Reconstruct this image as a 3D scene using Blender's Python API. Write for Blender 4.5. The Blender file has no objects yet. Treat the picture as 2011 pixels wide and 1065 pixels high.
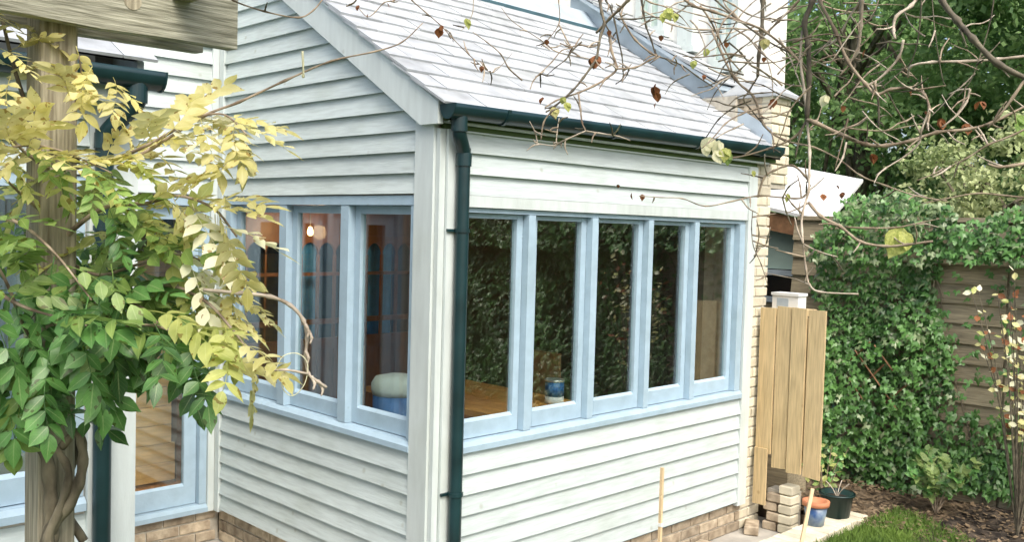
import bpy, math, random
from mathutils import Vector, Matrix
random.seed(7)
S = bpy.context.scene
COL = S.collection
V = Vector
# ------------------------------------------------------------------ camera, sky, sun, exposure
CW, CH, CF = 2011.0, 1065.0, 1850.08
CP = V((-3.0954, -3.6267, 1.9413))
def cam_axes(yaw, pitch, roll):
    f = V((math.cos(yaw)*math.cos(pitch), math.sin(yaw)*math.cos(pitch), math.sin(pitch)))
    r = V((math.sin(yaw), -math.cos(yaw), 0)); u = r.cross(f)
    c, s = math.cos(roll), math.sin(roll)
    return r*c+u*s, u*c-r*s, f
CR, CU, CFW = cam_axes(0.7854, -0.0448, 0.0275)
cd = bpy.data.cameras.new('camera'); cam = bpy.data.objects.new('camera', cd); COL.objects.link(cam)
cam.matrix_world = Matrix(((CR.x, CU.x, -CFW.x, CP.x), (CR.y, CU.y, -CFW.y, CP.y), (CR.z, CU.z, -CFW.z, CP.z), (0, 0, 0, 1)))
cd.sensor_width = 36.0; cd.lens = CF/CW*36.0; cd.clip_start = 0.05; cd.clip_end = 500
S.camera = cam
def at(px, py, depth):
    return CP + ((px-CW/2)/CF*CR - (py-CH/2)/CF*CU + CFW)*depth

SUN_EL, SUN_AZ = math.radians(50), math.radians(-114)      # azimuth measured from +X towards +Y
sdir = V((math.cos(SUN_EL)*math.cos(SUN_AZ), math.cos(SUN_EL)*math.sin(SUN_AZ), math.sin(SUN_EL)))
world = bpy.data.worlds.new('World'); S.world = world; world.use_nodes = True
wn = world.node_tree.nodes; wl = world.node_tree.links
sky = wn.new('ShaderNodeTexSky'); sky.sky_type = 'NISHITA'; sky.sun_disc = False
sky.sun_elevation = SUN_EL; sky.sun_rotation = math.pi/2 - SUN_AZ
sky.air_density = 1.0; sky.dust_density = 5.0; sky.ozone_density = 1.0
wl.new(sky.outputs[0], wn['Background'].inputs[0]); wn['Background'].inputs[1].default_value = 0.15
sl = bpy.data.lights.new('sun', 'SUN'); sl.energy = 1.3; sl.angle = math.radians(30); sl.color = (1.0, 0.985, 0.955)
so = bpy.data.objects.new('sun', sl); COL.objects.link(so); so.location = (0, 0, 20)
so.rotation_euler = sdir.to_track_quat('Z', 'Y').to_euler()
S.view_settings.view_transform = 'Standard'; S.view_settings.look = 'None'; S.view_settings.gamma = 1.0
S.view_settings.use_curve_mapping = False
S.view_settings.exposure = 0.95

# ------------------------------------------------------------------ materials
MATS = {}
def M(name, col, rough=0.6, var=0.15, scale=6.0, st=(1, 1, 1), col2=None, bump=0.0, bscale=40.0, rand=0.0,
      spec=0.4, transl=0.0, thr=(0.3, 0.7), detail=5.0, metal=0.0, vein=False, knots=None):
    m = bpy.data.materials.new(name); m.use_nodes = True; MATS[name] = m
    n, l = m.node_tree.nodes, m.node_tree.links
    b = n['Principled BSDF']; b.inputs['Roughness'].default_value = rough
    b.inputs['Specular IOR Level'].default_value = spec; b.inputs['Metallic'].default_value = metal
    tc = n.new('ShaderNodeTexCoord'); oi = n.new('ShaderNodeObjectInfo')
    mul = n.new('ShaderNodeMath'); mul.operation = 'MULTIPLY'; mul.inputs[1].default_value = 53.0
    l.new(oi.outputs['Random'], mul.inputs[0])
    add = n.new('ShaderNodeVectorMath'); add.operation = 'ADD'
    l.new(tc.outputs['Object'], add.inputs[0]); l.new(mul.outputs[0], add.inputs[1])
    mp = n.new('ShaderNodeMapping'); mp.inputs['Scale'].default_value = st
    l.new(add.outputs[0], mp.inputs['Vector'])
    nz = n.new('ShaderNodeTexNoise'); nz.inputs['Scale'].default_value = scale; nz.inputs['Detail'].default_value = detail
    l.new(mp.outputs[0], nz.inputs['Vector'])
    cr = n.new('ShaderNodeValToRGB')
    a = [max(0, c*(1-var)) for c in col]; c2 = col2 if col2 else [min(1, c*(1+var)) for c in col]
    cr.color_ramp.elements[0].color = (*a, 1); cr.color_ramp.elements[1].color = (*c2, 1)
    cr.color_ramp.elements[0].position = thr[0]; cr.color_ramp.elements[1].position = thr[1]
    l.new(nz.outputs['Fac'], cr.inputs[0])
    hs = n.new('ShaderNodeHueSaturation')
    mr = n.new('ShaderNodeMapRange'); mr.inputs[3].default_value = 1-rand; mr.inputs[4].default_value = 1+rand
    l.new(oi.outputs['Random'], mr.inputs[0]); l.new(mr.outputs[0], hs.inputs['Value']); l.new(cr.outputs[0], hs.inputs['Color'])
    cout = hs.outputs[0]
    def darken(fac_socket, colr):
        nonlocal cout
        mm = n.new('ShaderNodeMix'); mm.data_type = 'RGBA'; mm.blend_type = 'MULTIPLY'
        l.new(fac_socket, mm.inputs[0]); l.new(cout, mm.inputs[6]); mm.inputs[7].default_value = (*colr, 1); cout = mm.outputs[2]
    def mth(op, a_, b_=None, c_=None):
        q = n.new('ShaderNodeMath'); q.operation = op
        for i_, v_ in enumerate((a_, b_, c_)):
            if v_ is None: continue
            if isinstance(v_, (int, float)): q.inputs[i_].default_value = v_
            else: l.new(v_, q.inputs[i_])
        return q.outputs[0]
    if vein:
        at_ = n.new('ShaderNodeAttribute'); at_.attribute_name = 'lv'; sp_ = n.new('ShaderNodeSeparateXYZ'); l.new(at_.outputs['Vector'], sp_.inputs[0])
        ax = mth('ABSOLUTE', sp_.outputs[0])
        mid = mth('LESS_THAN', ax, .07)
        ph = mth('MULTIPLY_ADD', ax, -2.2, mth('MULTIPLY', sp_.outputs[1], 8.0))
        side = mth('GREATER_THAN', mth('SINE', mth('MULTIPLY', ph, 6.283)), .86)
        mm = n.new('ShaderNodeMix'); mm.data_type = 'RGBA'; mm.blend_type = 'SCREEN'
        l.new(mth('MULTIPLY_ADD', mid, .22, mth('MULTIPLY', side, .05)), mm.inputs[0]); l.new(cout, mm.inputs[6]); mm.inputs[7].default_value = (.55, .6, .3, 1); cout = mm.outputs[2]
        bz = n.new('ShaderNodeTexNoise'); bz.inputs['Scale'].default_value = 38; l.new(mp.outputs[0], bz.inputs['Vector'])
        darken(mth('MULTIPLY', mth('GREATER_THAN', mth('MULTIPLY_ADD', ax, .10, bz.outputs['Fac']), .70), .8), (.42, .27, .12))
    if knots:
        vz = n.new('ShaderNodeTexVoronoi'); vz.inputs['Scale'].default_value = knots[0]; l.new(add.outputs[0], vz.inputs['Vector'])
        kk = n.new('ShaderNodeMapRange'); kk.inputs[1].default_value = knots[1]; kk.inputs[2].default_value = knots[1]*.35; kk.inputs[3].default_value = 0; kk.inputs[4].default_value = 1
        l.new(vz.outputs['Distance'], kk.inputs[0]); darken(mth('MULTIPLY', kk.outputs[0], knots[2]), (.55, .48, .36))
        dz = n.new('ShaderNodeTexNoise'); dz.inputs['Scale'].default_value = 2.3; dz.inputs['Detail'].default_value = 7; l.new(add.outputs[0], dz.inputs['Vector'])
        kk = n.new('ShaderNodeMapRange'); kk.inputs[1].default_value = .5; kk.inputs[2].default_value = .75; l.new(dz.outputs['Fac'], kk.inputs[0])
        darken(mth('MULTIPLY', kk.outputs[0], .55), (.80, .80, .74))
    l.new(cout, b.inputs['Base Color'])
    if bump:
        bn = n.new('ShaderNodeTexNoise'); bn.inputs['Scale'].default_value = bscale; bn.inputs['Detail'].default_value = 6
        l.new(mp.outputs[0], bn.inputs['Vector'])
        bp = n.new('ShaderNodeBump'); bp.inputs['Strength'].default_value = bump; bp.inputs['Distance'].default_value = 0.01
        l.new(bn.outputs['Fac'], bp.inputs['Height']); l.new(bp.outputs[0], b.inputs['Normal'])
    if transl:
        t = n.new('ShaderNodeBsdfTranslucent'); l.new(cout, t.inputs['Color'])
        mx = n.new('ShaderNodeMixShader'); mx.inputs[0].default_value = transl
        l.new(b.outputs[0], mx.inputs[1]); l.new(t.outputs[0], mx.inputs[2])
        l.new(mx.outputs[0], n['Material Output'].inputs['Surface'])
    return m
M('cladding', (.47, .535, .525), .6, .10, 5, (1.2, 1.2, 14), rand=.07, bump=.2, bscale=12, thr=(.25, .6), knots=(5.5, .10, .42))
M('trim', (.535, .595, .58), .55, .07, 4, (6, 6, 1), rand=.03, bump=.12, knots=(4, .07, .3))
M('blue_paint', (.345, .465, .55), .45, .07, 4, (3, 3, 3), rand=.04, bump=.12, bscale=20, knots=(6, .06, .25))
M('gutter', (.009, .030, .034), .28, .3, 6, spec=.5)
M('slate', (.385, .41, .425), .5, .22, 7, rand=.12, bump=.25, bscale=22, knots=(9, .12, .25))
M('lead', (.36, .43, .48), .45, .18, 5, bump=.1)
M('lead_dark', (.04, .09, .11), .45, .2, 6)
M('render_white', (.78, .78, .72), .7, .05, 3)
M('brick', (.36, .28, .19), .85, .35, 14, rand=.3, bump=.4, col2=(.52, .44, .32))
M('brick_pale', (.62, .57, .43), .85, .15, 9, rand=.13, bump=.3)
M('mortar', (.42, .39, .32), .9, .2, 20, bump=.2)
M('pergola_wood', (.24, .21, .14), .8, .35, 5, (22, 22, 1.3), col2=(.40, .37, .27), bump=.5, bscale=6, rand=.06)
M('eave_shade', (.06, .10, .025), .6, .2, 5)  # dark olive that paints in the shade under the gutter
M('litter', (.13, .085, .045), .9, .4, 15, col2=(.27, .20, .12))
M('pergola_beam_wood', (.19, .19, .13), .8, .4, 5, (1.5, 20, 24), col2=(.42, .42, .33), bump=.5, bscale=6)
M('gate_wood', (.50, .385, .21), .75, .2, 5, (16, 16, 1.1), rand=.10, bump=.3, bscale=8, knots=(5, .09, .6))
M('fence_wood', (.32, .275, .185), .85, .3, 5, (9, 1.2, 18), rand=.16, bump=.25, bscale=9)
M('old_brown', (.22, .12, .06), .8, .3, 6, (3, 3, 3))
M('stake_wood', (.62, .47, .28), .7, .12, 6, (8, 8, 1))
M('pine', (.66, .40, .15), .5, .2, 4, (1, 1, 9), rand=.1)
M('table_wood', (.70, .34, .09), .35, .2, 4, (7, 1, 7))
M('floor_wood', (.55, .22, .065), .35, .22, 4, (9, 1, 9), rand=.1)
M('brown_wood', (.20, .085, .03), .45, .25, 5, (6, 6, 1), rand=.1)
M('dark_wood', (.03, .022, .015), .6, .2, 5)
M('cream', (.55, .50, .43), .8, .05, 3)
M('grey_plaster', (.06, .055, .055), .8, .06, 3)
M('blue_reflection', (.045, .24, .55), .85, .15, 12)  # colour of the sheets that paint in reflected blue stripes
M('blue_tin', (.03, .12, .32), .4, .3, 14)
M('silver', (.5, .5, .48), .35, .1, 5, metal=.7)
M('white_cloth', (.65, .68, .6), .8, .08, 9)
M('paper', (.7, .72, .7), .8, .03, 3)
M('card', (.30, .17, .08), .85, .12, 5)
M('red_cloth', (.4, .04, .02), .8, .2, 9)
M('terracotta', (.50, .20, .10), .75, .2, 9, bump=.1)
M('pot_blue', (.04, .11, .30), .35, .35, 11, col2=(.30, .38, .42))
M('pot_green', (.012, .035, .033), .4, .2, 5)
M('soil', (.09, .065, .04), .95, .5, 9, col2=(.25, .19, .12), bump=.8, bscale=26, thr=(.35, .75))
M('mulch', (.03, .022, .015), .95, .5, 14, col2=(.13, .10, .07), bump=.9, bscale=30, thr=(.4, .75))
M('concrete', (.40, .385, .34), .9, .25, 5, bump=.4, bscale=30)
M('ground_far', (.07, .075, .035), .95, .3, 2, bump=.3)
M('turf', (.045, .085, .02), .95, .3, 9, bump=.5)
M('grass', (.10, .21, .035), .6, .35, 3, col2=(.20, .31, .06), transl=.25)
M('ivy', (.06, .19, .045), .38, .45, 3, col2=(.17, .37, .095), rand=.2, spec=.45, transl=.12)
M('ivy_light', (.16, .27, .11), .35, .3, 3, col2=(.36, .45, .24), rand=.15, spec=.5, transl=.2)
M('leaf_green', (.05, .17, .04), .36, .45, 11, col2=(.15, .35, .085), rand=.25, spec=.55, transl=.3, vein=True)
M('leaf_mid', (.15, .31, .06), .4, .35, 12, col2=(.33, .47, .12), rand=.2, spec=.45, transl=.38, vein=True)
M('leaf_yellow_green', (.40, .49, .10), .45, .3, 11, col2=(.66, .68, .23), rand=.18, spec=.4, transl=.45, vein=True)
M('leaf_yellow', (.72, .67, .19), .45, .2, 11, col2=(.86, .81, .42), rand=.22, spec=.35, transl=.46, vein=True)
M('leaf_pale', (.80, .79, .55), .5, .12, 11, rand=.1, transl=.35, vein=True)
M('leaf_dry', (.22, .085, .03), .7, .4, 15, rand=.3, transl=.2)
M('bark', (.09, .075, .045), .85, .5, 9, (2, 2, 1), col2=(.24, .21, .14), bump=.5)
M('twig', (.23, .165, .105), .8, .5, 24, col2=(.44, .36, .26), bump=.3, rand=.1)
M('twig_dark', (.07, .06, .045), .8, .4, 24, col2=(.20, .175, .12), bump=.3, rand=.1)
M('twig_pale', (.36, .29, .20), .8, .4, 26, col2=(.60, .53, .43), bump=.3, rand=.1)
M('tree_leaf', (.17, .35, .11), .5, .4, 1.2, col2=(.40, .60, .22), spec=.4, transl=.42)
M('tree_leaf_light', (.30, .42, .14), .5, .35, 1.2, col2=(.60, .66, .34), spec=.4, transl=.3)
M('felt_roof', (.62, .64, .63), .7, .08, 4)
M('green_pane_paint', (.30, .40, .36), .4, .1, 5)
def glass(name, f0, tint):
    m = bpy.data.materials.new(name); m.use_nodes = True; MATS[name] = m
    n, l = m.node_tree.nodes, m.node_tree.links; n.remove(n['Principled BSDF'])
    t = n.new('ShaderNodeBsdfTransparent'); t.inputs[0].default_value = (*tint, 1)
    g = n.new('ShaderNodeBsdfGlossy'); g.inputs['Roughness'].default_value = 0.0; g.inputs[0].default_value = (1, 1, 1, 1)
    lw = n.new('ShaderNodeLayerWeight'); lw.inputs[0].default_value = .5
    p = n.new('ShaderNodeMath'); p.operation = 'POWER'; p.inputs[1].default_value = 5.0; l.new(lw.outputs['Facing'], p.inputs[0])
    k = n.new('ShaderNodeMath'); k.operation = 'MULTIPLY_ADD'; k.inputs[1].default_value = 1-f0; k.inputs[2].default_value = f0
    l.new(p.outputs[0], k.inputs[0])
    mx = n.new('ShaderNodeMixShader'); l.new(k.outputs[0], mx.inputs[0]); l.new(t.outputs[0], mx.inputs[1]); l.new(g.outputs[0], mx.inputs[2])
    l.new(mx.outputs[0], n['Material Output'].inputs['Surface'])
glass('glass', .12, (.92, .97, .96))
def emit(name, col, s):
    m = bpy.data.materials.new(name); m.use_nodes = True; MATS[name] = m
    b = m.node_tree.nodes['Principled BSDF']; b.inputs['Emission Color'].default_value = (*col, 1); b.inputs['Emission Strength'].default_value = s
emit('bulb', (1.0, .55, .22), 9)

# ------------------------------------------------------------------ builders
def wloc(o):
    v = V((0, 0, 0))
    while o: v = v + o.location; o = o.parent
    return v
def link(o, parent=None):
    COL.objects.link(o)
    if parent: o.parent = parent
    return o
def tag(o, label=None, cat=None, group=None, kind=None):
    if label: o['label'] = label
    if cat: o['category'] = cat
    if group: o['group'] = group
    if kind: o['kind'] = kind
    return o
def thing(name, label, cat, loc=(0, 0, 0), group=None):
    o = bpy.data.objects.new(name, None); o.location = loc; o.empty_display_size = .1
    link(o); return tag(o, label, cat, group)
class MB:
    def __init__(s): s.v = []; s.f = []; s.a = {}
    def add(s, vs, fs):
        k = len(s.v); s.v += [tuple(x) for x in vs]; s.f += [tuple(i+k for i in f) for f in fs]; return s
    def box(s, a, b):
        x0, x1 = sorted((a[0], b[0])); y0, y1 = sorted((a[1], b[1])); z0, z1 = sorted((a[2], b[2]))
        return s.add([(x0,y0,z0),(x1,y0,z0),(x1,y1,z0),(x0,y1,z0),(x0,y0,z1),(x1,y0,z1),(x1,y1,z1),(x0,y1,z1)],
                     [(0,3,2,1),(4,5,6,7),(0,1,5,4),(1,2,6,5),(2,3,7,6),(3,0,4,7)])
    def prism(s, poly, off):            # poly: list of 3-D points (flat), extruded by off
        n = len(poly); off = V(off); P = [V(p) for p in poly]
        s.add(P+[p+off for p in P], [tuple(range(n))[::-1], tuple(range(n, 2*n))]+[(i, (i+1) % n, n+(i+1) % n, n+i) for i in range(n)]); return s
    def tube(s, pts, rad, sides=6, cap=True):
        P = [V(p) for p in pts]; n = len(P)
        R = rad if isinstance(rad, (list, tuple)) else [rad]*n
        t0 = (P[1]-P[0]).normalized(); up = V((0, 0, 1)) if abs(t0.z) < .9 else V((1, 0, 0))
        nx = t0.cross(up).normalized(); vs = []
        for i in range(n):
            t = (P[min(i+1, n-1)]-P[max(i-1, 0)])
            if t.length < 1e-9: t = V(t0)
            t.normalize(); nx = nx - t*nx.dot(t)
            if nx.length < 1e-6: nx = t.orthogonal()
            nx.normalize(); ny = t.cross(nx)
            for k in range(sides):
                a = 2*math.pi*k/sides; vs.append(P[i]+(nx*math.cos(a)+ny*math.sin(a))*R[i])
        fs = [(i*sides+k, i*sides+(k+1) % sides, (i+1)*sides+(k+1) % sides, (i+1)*sides+k) for i in range(n-1) for k in range(sides)]
        if cap: fs += [tuple(range(sides))[::-1], tuple((n-1)*sides+k for k in range(sides))]
        return s.add(vs, fs)
    def lathe(s, c, prof, sides=20):    # prof: (r, z) list
        vs = [(c[0]+r*math.cos(2*math.pi*k/sides), c[1]+r*math.sin(2*math.pi*k/sides), c[2]+z) for r, z in prof for k in range(sides)]
        n = len(prof)
        fs = [(i*sides+k, i*sides+(k+1) % sides, (i+1)*sides+(k+1) % sides, (i+1)*sides+k) for i in range(n-1) for k in range(sides)]
        fs += [tuple(range(sides))[::-1], tuple((n-1)*sides+k for k in range(sides))]
        return s.add(vs, fs)
    def mesh(s, name, off=V((0, 0, 0)), smooth=False):
        me = bpy.data.meshes.new(name); me.from_pydata([tuple(V(v)-off) for v in s.v], [], s.f)
        if smooth: me.polygons.foreach_set('use_smooth', [True]*len(me.polygons))
        if s.a:
            at_ = me.attributes.new('lv', 'FLOAT_VECTOR', 'POINT'); flat = []
            for i in range(len(s.v)): flat += s.a.get(i, (.5, .06, 0))
            at_.data.foreach_set('vector', flat)
        me.update(); return me
    def obj(s, name, mat, parent=None, smooth=False, label=None, loc=None):
        off = wloc(parent) if parent else V((0, 0, 0))
        L = V(loc) if loc is not None else None
        me = s.mesh(name, off if L is None else L, smooth); me.materials.append(MATS[mat])
        o = bpy.data.objects.new(name, me); link(o, parent)
        if L is not None: o.location = L-off
        if label: o['label'] = label
        return o
def inst(name, me, parent, loc, rot=None, mat=None, scale=None):
    o = bpy.data.objects.new(name, me); link(o, parent); o.location = V(loc)-wloc(parent)
    if rot is not None:
        o.rotation_mode = 'QUATERNION' if hasattr(rot, 'w') else 'XYZ'
        if hasattr(rot, 'w'): o.rotation_quaternion = rot
        else: o.rotation_euler = rot
    if scale: o.scale = scale
    if mat: o.material_slots[0].link = 'OBJECT'; o.material_slots[0].material = MATS[mat]
    return o
def smooth_path(P, n=5):
    P = [V(p) for p in P]
    if len(P) < 3: return P
    Q = [P[0]*2-P[1]]+P+[P[-1]*2-P[-2]]; out = []
    for i in range(1, len(Q)-2):
        a, b, c, d = Q[i-1:i+3]
        for k in range(n):
            t = k/n
            out.append(.5*((2*b)+(c-a)*t+(2*a-5*b+4*c-d)*t*t+(3*b-a-3*c+d)*t**3))
    out.append(P[-1]); return out
def taper(n, a, b): return [a+(b-a)*i/max(1, n-1) for i in range(n)]
rnd = random.uniform

# ------------------------------------------------------------------ ground
GZ = -.24
g = MB().add([(-60,-60,GZ-.06),(80,-60,GZ-.06),(80,80,GZ-.06),(-60,80,GZ-.06)], [(0,1,2,3)]).obj('ground', 'ground_far'); tag(g, 'earth ground around the house', kind='structure')
def sheet(name, mat, x0, x1, y0, y1, z, bump, nx, ny, label, skirt=.3):
    b = MB(); vs = []; fs = []
    for j in range(ny+1):
        for i in range(nx+1):
            vs.append((x0+(x1-x0)*i/nx, y0+(y1-y0)*j/ny, z+(rnd(-bump, bump) if 0 < i < nx and 0 < j < ny else 0)))
    for j in range(ny):
        for i in range(nx): k = j*(nx+1)+i; fs.append((k, k+1, k+nx+2, k+nx+1))
    b.add(vs, fs); b.box((x0, y0, z-skirt), (x1, y1, z-.02-bump))
    o = b.obj(name, mat); return tag(o, label, kind='structure')
sheet('path', 'concrete', -1.6, 3.9, -.50, 2.4, GZ, .004, 60, 30, 'pale rough concrete path along the house foot', .05)
sheet('soil_bed', 'soil', 3.40, 4.75, -7.2, .6, -.105, .018, 40, 120, 'brown earth bed below the ivy fence', .13)
sheet('lawn_turf', 'turf', -8, 3.72, -9, -.74, -.10, .008, 50, 40, 'green lawn turf behind the brick edging', .14)
sheet('mulch_bed', 'mulch', 3.25, 4.55, -7.0, -1.12, -.075, .02, 30, 90, 'dark mulch bed beside the lawn', .09)

# lawn blades
b = MB()
for i in range(9000):
    x = rnd(2.35, 3.95); y = rnd(-1.45, -.76)
    if x > 3.5+.40*math.sin((y+1.45)/.69*1.4) + rnd(-.08, .08): continue
    h = rnd(.025, .07); a = rnd(0, 6.28); w = rnd(.002, .0045); lx, ly = rnd(-.03, .03), rnd(-.03, .03)
    c, s_ = math.cos(a)*w, math.sin(a)*w; z = -.10
    b.add([(x-c, y-s_, z), (x+c, y+s_, z), (x+lx*.4+c*.7, y+ly*.4+s_*.7, z+h*.6), (x+lx, y+ly, z+h)], [(0, 1, 2), (0, 2, 3)])
tag(b.obj('lawn_grass', 'grass'), 'short bright green grass on the lawn patch', 'grass', kind='stuff')
# litter on the soil
b = MB()
for i in range(2600):
    x, y = rnd(3.3, 4.5), rnd(-2.2, .3); z = -.085+rnd(0, .03); a = rnd(0, 6.28); r = rnd(.008, .03)
    d1 = V((math.cos(a), math.sin(a), rnd(-.4, .4)))*r; d2 = V((-math.sin(a), math.cos(a), rnd(-.4, .4)))*r*.6; c = V((x, y, z))
    b.add([c-d1, c+d2*.8, c+d1, c-d2], [(0, 1, 2, 3)])
tag(b.obj('leaf_litter', 'litter'), 'brown dead leaf litter on the earth bed', 'litter', kind='stuff')

# ------------------------------------------------------------------ shared piece makers
def brick_mesh(name, sx, sy, sz, ch=.005):
    b = MB(); x, y, z = sx/2, sy/2, sz/2; c = ch
    vs = []
    for zz, k in ((-z, c), (-z+c, 0), (z-c, 0), (z, c)):
        vs += [(-x+k, -y+k, zz), (x-k, -y+k, zz), (x-k, y-k, zz), (-x+k, y-k, zz)]
    fs = [(3, 2, 1, 0), (12, 13, 14, 15)]
    for r in range(3):
        for k in range(4): fs.append((r*4+k, r*4+(k+1) % 4, r*4+4+(k+1) % 4, r*4+4+k))
    b.add(vs, fs); return b.mesh(name)
BR = {}
def bricks(parent, P, u0, u1, z0, z1, mat, out, course=.075, L=.225, dep=.1, jit=.003):
    """P(u,d,z) maps along-wall, outward, height; bricks stand 'out' proud of the wall face."""
    e = P(1, 0, 0)-P(0, 0, 0); alongx = abs(e.x) > .5
    nz = int(round((z1-z0)/course))
    for r in range(nz):
        u = u0 - (L/2 if r % 2 else 0)
        while u < u1-.03:
            a, c = max(u, u0), min(u+L, u1); u += L
            w = round(c-a-.011, 3)
            if w < .03: continue
            key = (w, alongx, course)
            if key not in BR:
                BR[key] = brick_mesh('brick', w if alongx else dep, dep if alongx else w, course-.011)
                BR[key].materials.append(MATS['brick'])
            loc = P((a+c)/2, out-dep/2+rnd(-jit, jit), z0+(r+.5)*course)
            inst('brick', BR[key], parent, loc, (0, 0, rnd(-.004, .004)), mat)
def board_mesh(alongx, w, h=.125):
    """feather-edge weatherboard, length w centred, z from 0 (thick foot) to h"""
    b = MB(); t0, t1 = .033, .007; n = max(2, int(w/.35)); pr = []
    def pt(u, d, z): return (u, -d, z) if alongx else (-d, u, z)
    vs, fs = [], []
    for i in range(n+1):
        u = -w/2+w*i/n; wob = rnd(-.0015, .0015)
        vs += [pt(u, 0, .004), pt(u, t0+wob, 0+rnd(-.001, .001)), pt(u, t1, h), pt(u, 0, h)]
    for i in range(n):
        for k in range(4): fs.append((i*4+k, i*4+(k+1) % 4, i*4+4+(k+1) % 4, i*4+4+k))
    fs += [(0, 1, 2, 3), (n*4+3, n*4+2, n*4+1, n*4)]
    if alongx: pass
    b.add(vs, fs); return b
def boards(parent, P, rows, mat='cladding', name='weatherboard', h=.125):
    e = P(1, 0, 0)-P(0, 0, 0); alongx = abs(e.x) > .5
    sgn = (P(0, 1, 0)-P(0, 0, 0))
    for (u0, u1, z) in rows:
        w = u1-u0
        if w < .04: continue
        b = board_mesh(alongx, w, h)
        if (alongx and sgn.y > 0) or (not alongx and sgn.x > 0): b.v = [(-x if not alongx else x, -y if alongx else y, zz) for x, y, zz in b.v]
        me = b.mesh(name); me.materials.append(MATS[mat])
        inst(name, me, parent, P((u0+u1)/2, rnd(0, .002), z), (rnd(-.002, .002), rnd(-.0015, .0015), 0))
def wbox(P, u0, u1, d0, d1, z0, z1, mb=None):
    mb = mb or MB(); return mb.box(P(u0, d0, z0), P(u1, d1, z1))
BS = .108
def window(parent, P, sashes, z0, z1, jl, jr, bottom=.085, top=.045, stile=.06, door=False, cill=True, hood=False, lstile=None):
    hd = .05 if not hood else .024; ls = lstile or stile
    """sashes: list of (u0,u1) clear openings between jambs / mullions; jl, jr outer frame edges"""
    if hood: wbox(P, jl, jr, .0, .034, z1-.047, z1+.012).obj('head_trim', 'trim', parent); z1 -= .05
    w = wbox(P, jl, jr, -.07, .022 if not hood else .012, z1-hd, z1)                                  # head
    fr = MB(); w.v and fr.add(w.v, w.f)
    us = [jl]+[x for s in sashes for x in s]+[jr]
    win = fr.obj('window' if not door else 'glazed_door', 'blue_paint', parent)
    for i in range(0, len(us), 2):
        nm = 'jamb' if i in (0, len(us)-2) else 'mullion'
        wbox(P, us[i], us[i+1], -.07, .019, z0+.055, z1-hd-.002).obj(nm, 'blue_paint', win)
    if cill:
        c = MB().prism([P(jl-.005, -.07, z0+.052), P(jl-.005, .018, z0+.052), P(jl-.005, .040, z0+.030), P(jl-.005, .040, z0), P(jl-.005, -.07, z0)], P(jr+.005, 0, 0)-P(jl-.005, 0, 0))
        c.obj('sill', 'blue_paint', win)
    for (a, b_) in sashes:
        f = MB(); zb, zt = z0+.057, z1-hd-.003; a += .003; b_ -= .003
        wbox(P, a, a+ls, -.062, -.026, zb, zt, f); wbox(P, b_-stile, b_, -.062, -.026, zb, zt, f)
        wbox(P, a+ls, b_-stile, -.060, -.024, zb, zb+bottom, f); wbox(P, a+ls, b_-stile, -.060, -.028, zt-top, zt, f)
        # sloping glazing bead on the bottom rail
        f.prism([P(a+ls, -.045, zb+bottom+.018), P(a+ls, -.024, zb+bottom+.001), P(a+ls, -.045, zb+bottom+.001)], P(b_-stile, 0, 0)-P(a+ls, 0, 0))
        f.obj('sash', 'blue_paint', win)
        wbox(P, a+ls-.004, b_-stile+.004, -.050, -.045, zb+bottom-.004, zt-top+.004).obj('pane', 'glass', win)
    return win
SL = .62; SA = math.atan(SL)
def slate_roof(roof, x0, x1, y0, z0, rows, expo=.175, w=.285, mat='slate', lift=.006):
    L = expo*1.75; t = .012
    me = {}
    def sm(ww):
        ww = round(ww, 3)
        if ww not in me:
            b = MB().box((-ww/2, 0, 0), (ww/2, L, t)); me[ww] = b.mesh('slate'); me[ww].materials.append(MATS[mat])
        return me[ww]
    ang = SA-math.atan2(t*1.25, expo)*.75
    for r in range(rows):
        s = r*expo; x = x0-(w/2 if r % 2 else 0)
        while x < x1-.01:
            a, c = max(x, x0), min(x+w, x1); x += w
            if c-a < .04: continue
            y = y0+s*math.cos(SA); z = z0+s*math.sin(SA)+lift+.012
            inst('slate', sm(c-a-.004), roof, ((a+c)/2, y+rnd(-.003, .003), z+rnd(0, .002)), (ang+rnd(-.006, .006), rnd(-.004, .004), rnd(-.006, .006)))

# ------------------------------------------------------------------ timber extension (gable and five-light side)
EXT = thing('timber_extension', 'pale weatherboarded house extension with slate roof and light blue windows', 'building', (1.5, 1.0, GZ))
PA = lambda u, d, z: V((-d, u, z))           # gable face, plane x=0
PB = lambda u, d, z: V((u, -d, z))           # long face, plane y=0
XE, YE, YR = 2.985, 2.26, 1.72
gw = MB()
gw.box((.0, .02, -.02), (.09, YE+.1, .765)); gw.box((0, .02, .765), (.09, .175, 2.1)); gw.box((0, 2.13, .765), (.09, YE+.1, 2.1))
gw.prism([(0, .02, 2.1), (0, YE+.1, 2.1), (0, YE+.1, 3.52), (0, YR, 3.60), (0, .02, 2.545)], (.09, 0, 0))
W_A = gw.obj('gable_wall', 'cream', EXT)
rows = [(.155, 2.19, i*BS) for i in range(7)]
z = 2.108
while z < 3.45:
    rows.append((max(.155, (z-2.43)/SL), 2.19, z)); z += BS
boards(W_A, PA, rows)
lw_ = MB(); lw_.box((.09, 0.0, -.02), (XE-.004, .09, .765)); lw_.box((.0, 0, .765), (.105, .02, 2.1)); lw_.box((.09, .0, .77), (.105, .09, 2.1)); lw_.box((2.865, 0, .765), (XE-.004, .09, 2.1)); lw_.box((.09, 0, 2.1), (XE-.004, .09, 2.52))
W_B = lw_.obj('side_wall', 'cream', EXT)
rows = [(.11, XE-.11, i*BS) for i in range(7)]+[(.11, XE-.11, 2.108+BS*i) for i in range(3)]
boards(W_B, PB, rows)
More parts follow.
